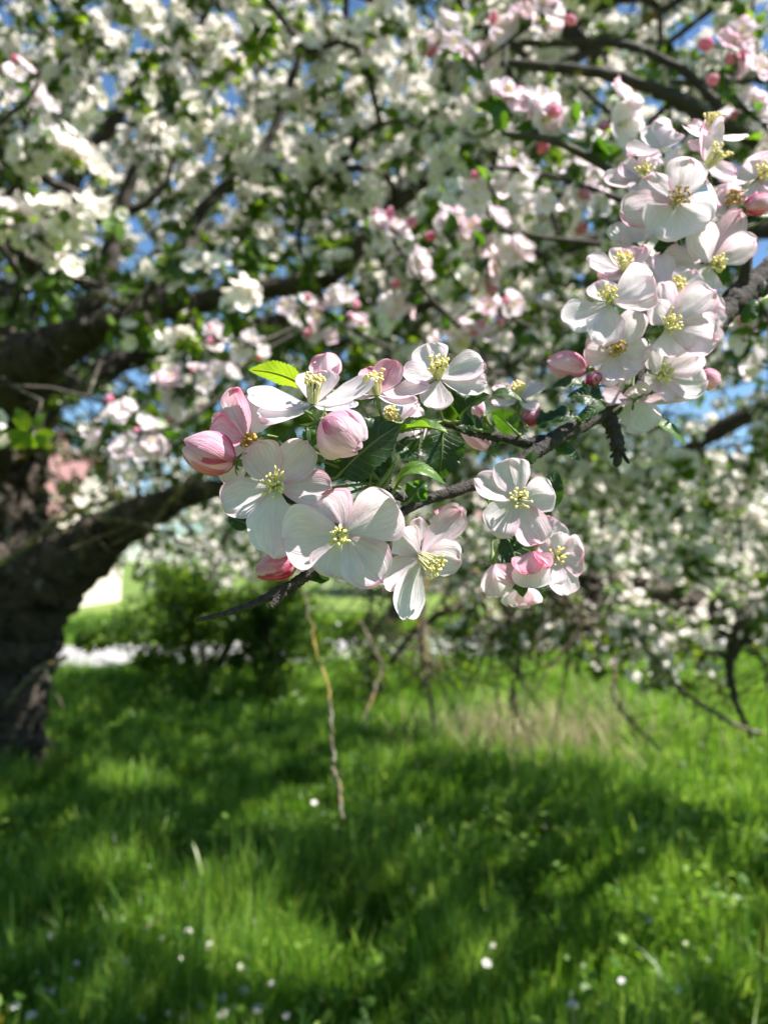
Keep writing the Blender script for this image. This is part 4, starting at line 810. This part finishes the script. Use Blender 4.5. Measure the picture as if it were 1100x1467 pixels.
def build_twigs():
    lichen_twig([(425, 800, 1.45), (445, 890, 1.42), (452, 930, 1.40), (470, 985, 1.38), (474, 1040, 1.36), (478, 1085, 1.34), (476, 1100, 1.34), (486, 1130, 1.32), (490, 1172, 1.30)], 2.2, 4.6, 'thin twig crusted with yellow lichen hanging down over the grass', 1, 0)
    lichen_twig([(-30, 822, 3.2), (30, 790, 3.1), (90, 742, 3.0), (165, 714, 2.9)], 9, 5, 'pale grey lichen twig crossing in front of the old trunk', 2, 4)
    lichen_twig([(130, 420, 2.6), (190, 440, 2.55), (240, 470, 2.5), (262, 485, 2.5)], 9, 5, 'greyish twig across the dark inside of the crown', 4, 3)
    lichen_twig([(905, 900, 3.4), (945, 950, 3.35), (990, 1000, 3.3), (1060, 1040, 3.3), (1095, 1050, 3.3)], 8, 4, 'drooping greyish twig at the lower right over sunlit grass', 5, 6)
    lichen_twig([(515, 890, 3.0), (535, 930, 3.0), (545, 960, 3.0), (522, 1030, 2.9)], 4, 2.5, 'yellowed twig hanging right of the long lichen twig', 6, 3)
    lichen_twig([(600, 790, 4.3), (606, 880, 4.3), (610, 960, 4.2), (622, 1040, 4.2)], 9, 4, 'dark drooping twig in the middle with many crooked side twigs', 7, 40, reach=1.8)
    lichen_twig([(880, 950, 3.9), (880, 1000, 3.8), (905, 1035, 3.8), (945, 1075, 3.8)], 6, 3, 'crooked hanging twig left of the drooping greyish one', 8, 4)
    lichen_twig([(10, 1010, 5.3), (45, 970, 4.9), (75, 950, 4.7), (95, 940, 4.7)], 6, 4, 'small dead twig sticking out low on the old trunk', 9, 1)

    g = rng(99)
    fine = [(560, 885, 'thin bare twig hanging over the road strip left of the dark drooping twig'), (655, 870, 'forked bare twig hanging right of the dark drooping twig'), (720, 930, 'fine bare twig hanging over the dry stalks'), (770, 895, 'wiry twig hanging under the bell shaped blossoms'), (1040, 930, 'bare twig hanging at the far right below the dark bough'),
            (690, 900, 'tangled fine twig between the forked twig and the dry stalks'), (820, 900, 'fine crooked twig below the middle of the dark bough'), (745, 860, 'wispy twig close under the right hand flower cluster'), (535, 830, 'bare twig dropping from behind the bottom white flower'), (985, 940, 'wispy twig dangling in front of the brightest grass'), (640, 840, 'short tangled twig just right of the bottom white flower'), (860, 850, 'fine twig crossing the dark bough at the right')]
    for i, (x, y, lab) in enumerate(fine):
        d = g.uniform(3.8, 4.6); q = [(x, y - 70, d)]; sl = g.normal(8, 14)
        for k in range(4): q.append((q[-1][0] + sl + g.normal(0, 16), q[-1][1] + g.uniform(22, 52), d - .03 * k))
        lichen_twig(q, 6 if i < 5 else 4, 3, lab, 20 + i, 24, reach=2.3)
    for i, (q, lab) in enumerate([([(60, 700, 4.2), (120, 738, 4.1), (200, 750, 4.0), (290, 790, 3.9)], 'thin twig running along the front of the heavy left limb'), ([(330, 640, 4.0), (270, 690, 4.0), (215, 760, 4.0), (190, 830, 4.0)], 'forked twig drooping across the heavy left limb'), ([(20, 660, 4.6), (80, 640, 4.5), (140, 660, 4.4), (220, 640, 4.3)], 'dark twig in the gap above the heavy left limb')]):
        lichen_twig(q, 7, 3, lab, 50 + i, 12, reach=1.8)

def build_fly():
    d = .349; c = P(453, 547, d); o = tag(empty('fly', c), 'tiny dark fly sitting on the tall yellow stamens of the top flower', 'insect')
    m = plain('insect_black', (.012, .011, .010), .35, 800); mb = MB(); px = d / FPX
    ax = V(.8, .5, .2); ellipsoids(mb, np.array([c, c + V(5, 3, 1) * px, c - V(5, 4, 0) * px]), np.array([ax, ax, ax]), np.array([4, 2.6, 5]) * px, np.array([3, 2.3, 3]) * px, 0, 10, 8)
    for s in (-1, 1):
        for k in (-2, 0, 2): q = c + V(k, 0, 1) * px; tube(mb, np.array([q, q + V(k, 1.5, 3 * s) * px, q + V(k * 1.6, -4, 5 * s) * px]), .5 * px, 4, 0)
    mb.build('body', m, o)
    mw = plain('insect_wing', (.25, .24, .22), .3, 300, .5); 
    for s in (-1, 1):
        mb = MB(); q = c + V(-1, 2.5, s) * px; e = c + V(-9, 1, s * 4) * px; w = V(.3, .2, 1.0 * s) * 2.4 * px; mb.add(np.array([q, q * .5 + e * .5 + w, e, q * .5 + e * .5 - w]), np.array([[0, 1, 2, 3]])); mb.build('wing', mw, o)
# ------------------------------------------------------------------ the branch in focus
def build_foreground():
    br = tag(empty('apple_branch', P(1130, 380, .53)), 'sharp apple branch with large pink and white blossoms reaching in from the right', 'branch')
    mb = MB(); g = rng(5)
    main = np.array([P(*q) for q in [(1180, 335, .56), (1110, 388, .54), (1055, 428, .525), (1010, 478, .51), (955, 545, .485), (905, 572, .465), (862, 592, .45), (805, 622, .43), (768, 647, .42), (722, 678, .41), (655, 702, .40), (592, 724, .39), (545, 758, .375), (490, 796, .365), (448, 820, .358), (405, 845, .352), (345, 872, .348), (282, 889, .346)]])
    rw = np.array([48, 44, 38, 32, 28, 25, 25, 23, 21, 18, 17, 14, 13, 13, 17, 15, 10, 6]) / 2 / FPX * np.array([.56, .54, .525, .51, .485, .465, .45, .43, .42, .41, .40, .39, .375, .365, .358, .352, .348, .346])
    mp_ = catmull(main, 14); tube(mb, mp_, np.interp(np.linspace(0, 17, len(mp_)), np.arange(18), rw), 14, 0, .10, 3)
    def sub(pts, w0, w1, n=12, seed=1, rough=.12, sides=10):
        p3 = np.array([P(*q) for q in pts]); c = catmull(p3, n); dd = pts[0][2]
        tube(mb, c, np.linspace(w0, w1, len(c)) / 2 / FPX * dd, sides, 0, rough, seed)
    sub([(800, 624, .432), (765, 634, .425), (722, 626, .418), (688, 622, .41), (655, 612, .405), (632, 604, .40)], 18, 9, 12, 7, .16)
    sub([(412, 842, .353), (402, 855, .350), (388, 869, .348)], 14, 10, 8, 8, .14)
    sub([(425, 836, .354), (421, 848, .352), (416, 856, .351)], 7, 4, 6, 9)
    sub([(590, 722, .39), (572, 712, .384), (556, 702, .378), (545, 688, .372)], 13, 9, 8, 10)
    sub([(722, 680, .41), (735, 700, .412), (742, 735, .414), (745, 765, .414)], 12, 7, 8, 11)
    sub([(905, 572, .465), (915, 540, .463), (918, 500, .468), (920, 470, .472)], 16, 9, 8, 12)
    sub([(1010, 478, .51), (985, 420, .50), (965, 360, .495), (960, 290, .50)], 18, 8, 8, 13)
    sub([(1055, 428, .525), (1070, 380, .52), (1062, 330, .515), (1045, 280, .51), (1010, 250, .505)], 18, 8, 8, 14)
    # knobbly bits and bud scale rings
    for k in range(90):
        i = g.integers(10, len(mp_) - 4); r = np.interp(i / (len(mp_) - 1) * 17, np.arange(18), rw)
        dr = unit(g.standard_normal(3)); c = mp_[i] + dr * r * .92
        ellipsoids(mb, c[None], (dr + g.standard_normal(3) * .7)[None], r * g.uniform(.10, .30), r * g.uniform(.12, .26), 0, 6, 5)
    # the dead scaly spur hanging below the branch
    sp_ = catmull(np.array([P(*q) for q in [(858, 590, .452), (872, 603, .45), (880, 618, .449), (884, 636, .448), (887, 652, .448)]]), 8)
    tube(mb, sp_, np.interp(np.linspace(0, 1, len(sp_)), [0, .3, .8, 1], [.0036, .0044, .0036, .0030]), 10, 0, .14, 21)
    for k in range(26):
        i = 6 + int(k * (len(sp_) - 8) / 26); a = k * 2.4; dr = V(math.cos(a), -.45, math.sin(a)); c = sp_[i] + dr * .0032
        ellipsoids(mb, c[None], (dr + V(0, -.5, 0))[None], g.uniform(.0015, .0026), g.uniform(.0009, .0013), 0, 6, 5)
    ellipsoids(mb, np.array([P(884, 659, .447)]), np.array([V(-.2, -1, .2)]), .0042, .0026, 0, 8, 7)
    ellipsoids(mb, np.array([P(896, 657, .447)]), np.array([V(.6, -1, .2)]), .0036, .0013, 0, 8, 7)
    mb.build('wood', M_BARK, br)

    HA = (545, 690, .372)      # spur of the big central cluster
    HB = (634, 603, .398); HC = (742, 757, .413); HD = (922, 478, .470); HE = (960, 300, .498); HF = (1018, 258, .503)
    F = lambda *a, **k: flower(br, *a, **k)
    # --- central cluster
    F((492, 765), .338, (-.12, -.05, 1), [(405, 771, 92, {'pink': .03, 'edge': .10}), (463, 709, 78, {'pink': .26, 'z': -14}), (572, 722, 84, {'pink': .10}), (477, 829, 76, {'pink': .05, 'z': 10}), (547, 833, 76, {'pink': .13})], HA, .16, sl=28, spread=.40)
    F((395, 697), .350, (.06, .22, 1), [(366, 633, 62, {'pink': .16}), (442, 634, 60, {'pink': .12}), (477, 702, 58, {'pink': .2}), (397, 796, 74, {'pink': .02, 'edge': .06}), (322, 723, 60, {'pink': .12})], HA, .20, sl=30, spread=.50)
    F((354, 630), .366, (-.35, -.25, .6), [(331, 556, 54, {'pink': .42, 'n': (-.5, .2, .75), 'z': 6}), (301, 597, 34, {'pink': .08, 'z': -8}), (303, 624, 56, {'pink': .46, 'z': 14, 'cup': .7, 'n': (-.2, .6, .8)}), (385, 558, 62, {'pink': .03, 'edge': .05, 'z': -6}), (322, 693, 40, {'pink': .05, 'z': -4})], HA, .35, sl=22, old=True, saxis=(.4, -.1, .8))
    F((449, 580), .352, (0.02, .84, .5), [(354, 566, 58, {'pink': .03, 'edge': .1, 'z': 6}), (376, 603, 50, {'pink': .05, 'z': 34}), (537, 546, 64, {'pink': .02, 'edge': .06, 'z': -6}), (512, 588, 46, {'pink': .03, 'edge': .05, 'z': 38}), (455, 522, 62, {'pink': .16, 'z': -34})], HA, .25, sl=38, spread=.26, saxis=(.04, .97, .25))
    F((468, 555), .372, (-.1, .9, .4), [(468, 507, 50, {'pink': .30, 'z': 8, 'n': (0, .15, 1), 'cup': .5}), (488, 517, 34, {'pink': .34, 'z': 2}), (446, 522, 30, {'pink': .25, 'z': 4})], HA, .6, st=False)
    F((540, 566), .362, (-.1, .8, .55), [(566, 514, 46, {'pink': .42, 'z': -4, 'n': (-.3, .1, 1)}), (525, 518, 34, {'pink': .36, 'z': -26}), (617, 553, 48, {'pink': .16, 'z': 0, 'n': (0, .8, .6)}), (598, 585, 44, {'pink': .10, 'z': 24}), (512, 572, 34, {'pink': .06, 'z': 18})], HB, .3, sl=32, spread=.32)
    F((627, 541), .370, (-.02, .5, .85), [(611, 489, 52, {'pink': .04, 'edge': .08}), (692, 517, 46, {'pink': .05}), (697, 553, 42, {'pink': .03, 'z': 10}), (622, 590, 46, {'pink': .10, 'z': 26}), (576, 536, 46, {'pink': .05})], HB, .22, sl=32, spread=.35)
    F((572, 600), .392, (-.5, .2, .6), [(545, 590, 26, {'pink': .1}), (606, 600, 30, {'pink': .05}), (614, 648, 46, {'pink': .04, 'z': 0}), (590, 645, 40, {'pink': .06, 'z': 6}), (596, 575, 30)], HB, .3, sl=24, spread=.4, name='flower')
    F((742, 572), .445, (-.1, .75, .55), [(712, 548, 34), (757, 540, 34, {'pink': .15}), (780, 551, 34, {'pink': .08}), (706, 583, 34, {'z': 14}), (765, 588, 30, {'z': 16})], (755, 612, .44), .25, sl=22)
    # --- bottom flower
    F((602, 796), .352, (.42, -.32, .85), [(567, 758, 52, {'pink': .10}), (599, 741, 34, {'pink': .14, 'z': -4}), (665, 728, 52, {'pink': .22, 'z': -22}), (662, 801, 56, {'pink': .05}), (574, 884, 54, {'pink': .02, 'edge': .05, 'z': 22}), (545, 834, 46, {'pink': .18})], (572, 730, .385), .20, sl=38, spread=.26, saxis=(.62, -.42, .7))
    F((645, 760), .385, (.1, .9, .4), [(628, 727, 34, {'pink': .40, 'z': 6}), (655, 722, 34, {'pink': .38, 'z': -4})], (610, 745, .388), .6, st=False)
    # --- right hand cluster
    F((741, 715), .395, (.04, .16, 1), [(727, 656, 56, {'pink': .04, 'edge': .12}), (679, 685, 44, {'pink': .10}), (703, 760, 58, {'pink': .08, 'edge': .2}), (770, 781, 54, {'pink': .16}), (793, 706, 54, {'pink': .04, 'edge': .10})], HC, .12, sl=22, spread=.6, nst=16)
    F((707, 806), .405, (.1, -.92, .35), [(738, 834, 42, {'pink': .26, 'z': 12, 'n': (.3, .5, .8)}), (692, 850, 36, {'pink': .06, 'z': 8}), (716, 856, 44, {'pink': .02, 'z': -2}), (702, 846, 34, {'pink': .1, 'z': -12})], HC, .7, st=False, cup=.5)
    F((762, 787), .400, (.05, -.85, .5), [(752, 822, 46, {'pink': .50, 'z': 14, 'n': (-.2, .6, .8)}), (786, 812, 32, {'pink': .52, 'z': 10, 'n': (.5, .5, .7)}), (758, 843, 56, {'pink': .02, 'edge': .06, 'z': 6, 'n': (0, .3, 1)}), (776, 833, 36, {'pink': .05, 'z': -6})], HC, .6, st=False, cup=.5)
    F((796, 797), .408, (.1, .15, 1), [(835, 795, 58, {'pink': .16, 'edge': .3}), (808, 851, 46, {'pink': .02}), (788, 836, 38, {'pink': .02}), (806, 762, 34, {'pink': .03}), (768, 780, 30)], HC, .25, sl=20, spread=.6, nst=14)
    F((786, 772), .425, (.2, .3, .9), [(806, 750, 36, {'pink': .02}), (782, 738, 26, {'pink': .3}), (803, 776, 34), (778, 800, 30)], HC, .3, st=False)
    F((750, 838), .430, (0, -.9, .4), [(728, 868, 40, {'pink': .05}), (766, 868, 40, {'pink': .15}), (748, 872, 40)], HC, .5, st=False)
    # --- upper right cluster
    F((873, 434), .430, (-.32, .30, .9), [(806, 464, 56, {'pink': .02, 'edge': .06}), (929, 398, 54, {'pink': .03}), (940, 424, 50, {'pink': .04, 'z': 8}), (857, 498, 54, {'pink': .04}), (860, 398, 46, {'pink': .05, 'z': -20})], HD, .16, sl=26, spread=.42, saxis=(-.35, .4, .85))
    F((892, 388), .446, (-.15, .6, .75), [(838, 375, 46, {'pink': .12, 'z': 10}), (894, 352, 40, {'pink': .08}), (924, 352, 44, {'pink': .26}), (856, 402, 34, {'pink': .3, 'z': 16}), (918, 396, 36, {'z': 14})], HD, .25, sl=24)
    F((954, 468), .442, (.06, .05, 1), [(1020, 418, 60, {'pink': .16}), (1024, 490, 64, {'pink': .14}), (930, 438, 44, {'pink': .05, 'z': 14}), (966, 512, 62, {'pink': .04}), (946, 402, 46, {'pink': .14, 'z': -8})], HD, .20, sl=25, spread=.45)
    F((966, 420), .470, (.0, .5, .85), [(926, 362, 48, {'pink': .08}), (950, 356, 36, {'pink': .10}), (996, 384, 44, {'pink': .06}), (925, 425, 44), (1002, 432, 44, {'pink': .1})], HD, .25, sl=22)
    F((882, 503), .448, (-.15, .1, 1), [(836, 500, 48, {'pink': .14}), (914, 448, 44, {'pink': .05}), (922, 520, 52, {'pink': .04}), (890, 550, 56, {'pink': .03}), (862, 556, 34, {'pink': .04})], HD, .16, sl=22, old=True, spread=.5)
    F((943, 538), .448, (.15, -.05, 1), [(1003, 506, 48, {'pink': .08, 'z': 12}), (1010, 548, 58, {'pink': .02}), (925, 497, 34, {'pink': .04, 'z': 10}), (926, 558, 40, {'pink': .08}), (965, 575, 36, {'pink': .06})], HD, .2, sl=22, spread=.5)
    F((908, 573), .450, (-.1, -.75, .6), [(861, 574, 46, {'pink': .20, 'z': 10, 'n': (-.2, .6, .8)}), (982, 571, 36, {'pink': .22, 'z': 10, 'n': (.1, .7, .7)}), (936, 613, 56, {'pink': .02, 'z': 6}), (880, 596, 44, {'pink': .04, 'z': -4}), (905, 552, 40, {'pink': .12})], HD, .35, st=False, cup=.6)
    F((968, 290), .465, (-.12, -.02, 1), [(938, 341, 74, {'pink': .02, 'edge': .05}), (1014, 318, 62, {'pink': .02, 'edge': .05}), (985, 232, 56, {'pink': .03}), (922, 252, 46, {'pink': .06, 'z': -6}), (882, 308, 54, {'pink': .22, 'z': 8})], HE, .18, sl=26, old=True, spread=.5)
    F((1009, 240), .480, (.55, .35, .6), [(1031, 170, 46, {'pink': .05, 'z': 2}), (1000, 182, 40, {'pink': .26, 'z': 16, 'n': (.9, .2, .5)}), (1074, 257, 34, {'pink': .06, 'n': (.1, .9, .5)}), (1060, 244, 36, {'pink': .14, 'z': -14}), (1026, 300, 40, {'pink': .28, 'z': 10, 'n': (.9, 0, .5)})], HF, .3, sl=30, spread=.4, saxis=(.55, .65, .5))
    F((1015, 192), .500, (.1, .8, .5), [(966, 212, 40, {'pink': .12}), (998, 166, 36, {'pink': .28}), (1072, 196, 40, {'pink': .04, 'z': -4}), (1026, 170, 34), (990, 226, 36, {'pink': .2, 'z': 20})], HF, .25, sl=24)
    F((946, 214), .497, (-.3, .6, .6), [(896, 218, 44, {'pink': .12}), (946, 162, 46, {'pink': .02}), (968, 188, 46, {'pink': .06}), (950, 240, 40, {'pink': .03, 'z': 14}), (918, 236, 34, {'z': 12})], HE, .3, st=False)
    F((922, 256), .490, (-.25, .3, .9), [(864, 256, 40, {'pink': .18}), (890, 232, 34, {'pink': .1}), (930, 226, 34, {'pink': .1}), (905, 284, 34), (945, 272, 30)], HE, .25, sl=20)
    F((1041, 292), .495, (.15, .1, 1), [(1040, 264, 38, {'pink': .02}), (1070, 310, 40, {'pink': .02}), (1020, 312, 40), (1018, 282, 34), (1062, 280, 34)], HF, .25, sl=22, old=True)
    F((1017, 378), .485, (.2, -.2, .9), [(1060, 304, 46, {'pink': .22, 'z': 4}), (1078, 346, 44, {'pink': .14}), (985, 334, 50, {'pink': .06}), (1008, 414, 48, {'pink': .02}), (948, 372, 48, {'pink': .12, 'z': -8})], (1062, 370, .515), .25, sl=24)
    F((908, 350), .490, (-.2, .4, .9), [(876, 320, 42, {'pink': .03}), (925, 322, 40), (886, 352, 34, {'pink': .14})], HE, .25, st=False)
    F((1088, 256), .500, (-.1, .2, 1), [(1062, 236, 42, {'pink': .10}), (1070, 300, 46, {'pink': .04}), (1102, 222, 42, {'pink': .2}), (1116, 270, 40), (1096, 296, 40)], (1064, 300, .515), .2, sl=22)
    F((1000, 440), .500, (.3, .2, .9), [(1030, 470, 40, {'pink': .06}), (1010, 500, 40), (1040, 440, 34)], HD, .25, st=False)
    # --- buds
    bud(br, (336, 660), (263, 640), .352, 62, (410, 655, .372), .66, .3)
    bud(br, (462, 604), (518, 640), .338, 66, HA, .36, .34, .32, -.004)
    bud(br, (424, 805), (366, 820), .352, 42, HA, .55, .3)
    bud(br, (838, 528), (783, 520), .455, 41, (880, 560, .468), .56, .35)
    bud(br, (853, 552), (845, 533), .445, 26, (885, 568, .465), .92, .1)
    bud(br, (1000, 545), (1031, 541), .465, 30, HD, .55, .2)
    bud(br, (748, 606), (775, 585), .450, 26, (755, 618, .44), .62, .2)
    bud(br, (1066, 300), (1106, 284), .490, 30, (1062, 330, .515), .72, .2)
    bud(br, (700, 640), (660, 612), .42, 28, (716, 628, .418), .28, .2)
    bud(br, (690, 596), (668, 574), .41, 30, HB, .34, .2)
    bud(br, (934, 262), (915, 246), .5, 18, HE, .55, .2)
    # --- leaves
    Lf = lambda *a, **k: leaf(br, *a, **k)
    Lf((434, 552), (356, 530), 46, .368, (.1, .75, -.55), .95, 0, HA, fold=.15, wavy=.03, arch=.10)
    Lf((490, 676), (574, 608), 92, .362, (-.25, .3, .9), .06, -.008, (474, 686, .372), fold=.30, wavy=.10, arch=.08)
    Lf((520, 690), (552, 640), 60, .374, (.5, .2, .8), .05, 0, HA, fold=.35, wavy=.14)
    Lf((553, 618), (514, 602), 26, .37, (0, .6, .8), .30, 0, None, fold=.3, wavy=.06)
    Lf((570, 618), (642, 621), 40, .362, (0, .95, .35), .62, -.004, HB, fold=.55, wavy=.06, arch=.12)
    Lf((566, 700), (638, 694), 42, .342, (-.15, .85, .5), .68, -.006, (555, 715, .365), fold=.35, wavy=.06, arch=.40, roll_edge=.1)
    Lf((588, 716), (610, 690), 36, .366, (.2, .5, .8), .42, 0, (575, 722, .38), fold=.3, wavy=.16)
    Lf((570, 634), (598, 660), 40, .384, (.2, .3, .9), .06, 0, HB, fold=.25, wavy=.14)
    Lf((634, 616), (628, 690), 62, .392, (.15, .25, 1), .10, 0, HB, fold=.2, wavy=.08)
    Lf((652, 604), (692, 612), 34, .385, (0, .5, .9), .05, 0, HB, fold=.2, wavy=.08)
    Lf((660, 604), (702, 566), 56, .380, (-.35, .45, .8), .06, -.01, HB, fold=.5, wavy=.20, arch=.2)
    Lf((705, 566), (749, 576), 28, .384, (0, .8, .6), .12, 0, None, fold=.25, wavy=.05)
    Lf((738, 618), (704, 588), 34, .405, (.1, .4, -.8), .45, 0, (745, 622, .42), fold=.2, wavy=.06)
    Lf((770, 612), (804, 594), 30, .425, (0, .7, .7), .08, 0, (765, 632, .425), fold=.25, wavy=.12)
    Lf((752, 664), (766, 644), 16, .405, (.5, .2, .8), .3, 0, None, fold=.3)
    Lf((786, 728), (796, 672), 36, .412, (-.3, .1, .9), .12, 0, (765, 745, .413), fold=.15)
    Lf((705, 738), (680, 697), 24, .408, (.8, .3, .5), .3, 0, HC, fold=.6)
    Lf((700, 746), (716, 722), 30, .42, (.2, .3, .9), .1, 0, HC)
    Lf((724, 764), (749, 856), 52, .418, (.2, .15, 1), .10, 0, HC, fold=.2, wavy=.06)
    Lf((772, 832), (780, 858), 16, .418, (.2, .2, 1), .1, 0, None)
    Lf((840, 552), (788, 556), 26, .445, (-.1, .7, .7), .14, 0, (852, 570, .455), fold=.3)
    Lf((862, 574), (812, 568), 34, .44, (-.1, .4, .9), .08, 0, (870, 582, .455), fold=.25)
    Lf((826, 598), (776, 602), 28, .425, (0, .5, .8), .06, 0, (835, 606, .44), fold=.3, wavy=.12)
    Lf((866, 582), (818, 612), 20, .432, (0, .6, .8), .28, 0, None, fold=.35)
    Lf((934, 604), (982, 640), 26, .462, (.3, .6, .7), .62, 0, (922, 582, .465), fold=.2)
    Lf((792, 640), (830, 660), 26, .44, (.1, .6, .8), .25, 0, (780, 640, .43), fold=.3)
    Lf((1062, 462), (1082, 428), 24, .52, (.3, .3, .9), .3, 0, None)
    Lf((358, 752), (326, 742), 30, .38, (0, .3, .9), .05, 0, HA)
    Lf((880, 258), (916, 268), 26, .50, (0, .6, .8), .06, 0, HE, fold=.3, wavy=.1)
    Lf((1106, 310), (1050, 326), 24, .50, (0, .6, .8), .12, 0, (1062, 330, .515), fold=.3)
    Lf((975, 352), (935, 356), 40, .505, (0, -.2, 1), .08, 0, HE)
    Lf((412, 638), (420, 614), 30, .374, (-.2, .3, .9), .30, 0, HA, wavy=.06)
    Lf((446, 640), (440, 608), 26, .372, (.3, .2, .9), .36, 0, HA, wavy=.06)
    Lf((500, 640), (470, 690), 44, .378, (.1, .1, 1), .06, 0, HA, wavy=.1)
    Lf((1010, 245), (1002, 262), 20, .485, (-.3, .1, 1), .15, 0, HF)
    Lf((985, 236), (1012, 252), 20, .487, (-.3, .3, 1), .2, 0, HF)
    Lf((470, 830), (436, 822), 24, .36, (0, .5, .9), .2, 0, (455, 818, .358))
    # young furled shoots with tiny hairy stipules at the heart of the cluster
    mb = MB(); g = rng(77)
    for a, b, w0 in [((540, 700, .365), (568, 656, .358), 9), ((548, 702, .364), (566, 666, .36), 7), ((528, 702, .366), (530, 668, .362), 3), ((520, 700, .366), (506, 668, .362), 3), ((515, 703, .366), (488, 690, .36), 3)]:
        A, B = P(*a), P(*b); c = catmull([A, (A + B) / 2 + V(.0006, 0, .0012), B], 8); tube(mb, c, np.interp(np.linspace(0, 1, len(c)), [0, .5, 1], [1, .8, .12]) * w0 / 2 * a[2] / FPX, 8, 0)
        for k in range(22):
            q = c[g.integers(4, len(c))]; e = q + V(*(g.standard_normal(3) * .0016 + np.array([-.0006, .001, 0]))); tube(mb, np.array([q, (q + e) / 2, e]), [.00012, .0001, .00004], 3, 0, cap=False)
    mb.build('young_shoot', plain('downy_shoot', (.20, .27, .12), .8, 500, .2), br)
    return br
# ------------------------------------------------------------------ build
build_setting()
house((-12.4, 27), 5.0, 6.5, 2.9, 2.2, 'house with a faded red roof seen behind the old trunk at the left', 1)
house((4.5, 40), 9, 7, 3.0, 2.8, 'house with a red roof far behind, between the flowers at the centre right', 2)
build_trees()
build_plants()
build_grass()
build_sprays()
build_twigs()
wf = plain('white_floret', (.80, .80, .80), .6, 300, .3); yf = plain('yellow_floret', (.75, .50, .02), .6, 300, .3)
for i, (x, y) in enumerate([(213, 1325), (160, 1345), (60, 1420), (24, 1440), (75, 1420), (280, 1412), (318, 1430), (288, 1440), (335, 1445), (320, 1452), (215, 1420), (262, 1372), (300, 1355), (140, 1445), (705, 1355), (697, 1380), (930, 1318), (970, 1418), (450, 1150), (590, 1275), (100, 1405), (180, 1380), (190, 1432), (240, 1450), (350, 1420), (130, 1360), (52, 1395), (270, 1335), (410, 1455), (230, 1345), (820, 1440), (890, 1405), (20, 1370), (45, 1455), (90, 1450), (110, 1380), (160, 1415), (205, 1460), (250, 1400), (265, 1455), (300, 1385), (345, 1385), (370, 1445), (145, 1330), (235, 1312), (75, 1340), (390, 1410)]):
    wildflower(x, y, 'small white wild flower standing in the shaded grass', 'white wild flowers in the grass', wf, yf, (.011 + .005 * (i % 3 == 0)) if i else .016, 5, 900 + i)
for i, (x, y, lab) in enumerate([(2, 1462, 'yellow dandelion in the very corner at the lower left'), (30, 1352, 'small yellow flower in dark grass near the left edge'), (490, 1230, 'small yellow flower in the grass right below the long lichen twig')]):
    wildflower(x, y, lab, 'yellow flowers in the grass', yf, yf, .016 if i == 0 else .008, 14, 950 + i)
build_foreground()
build_fly()
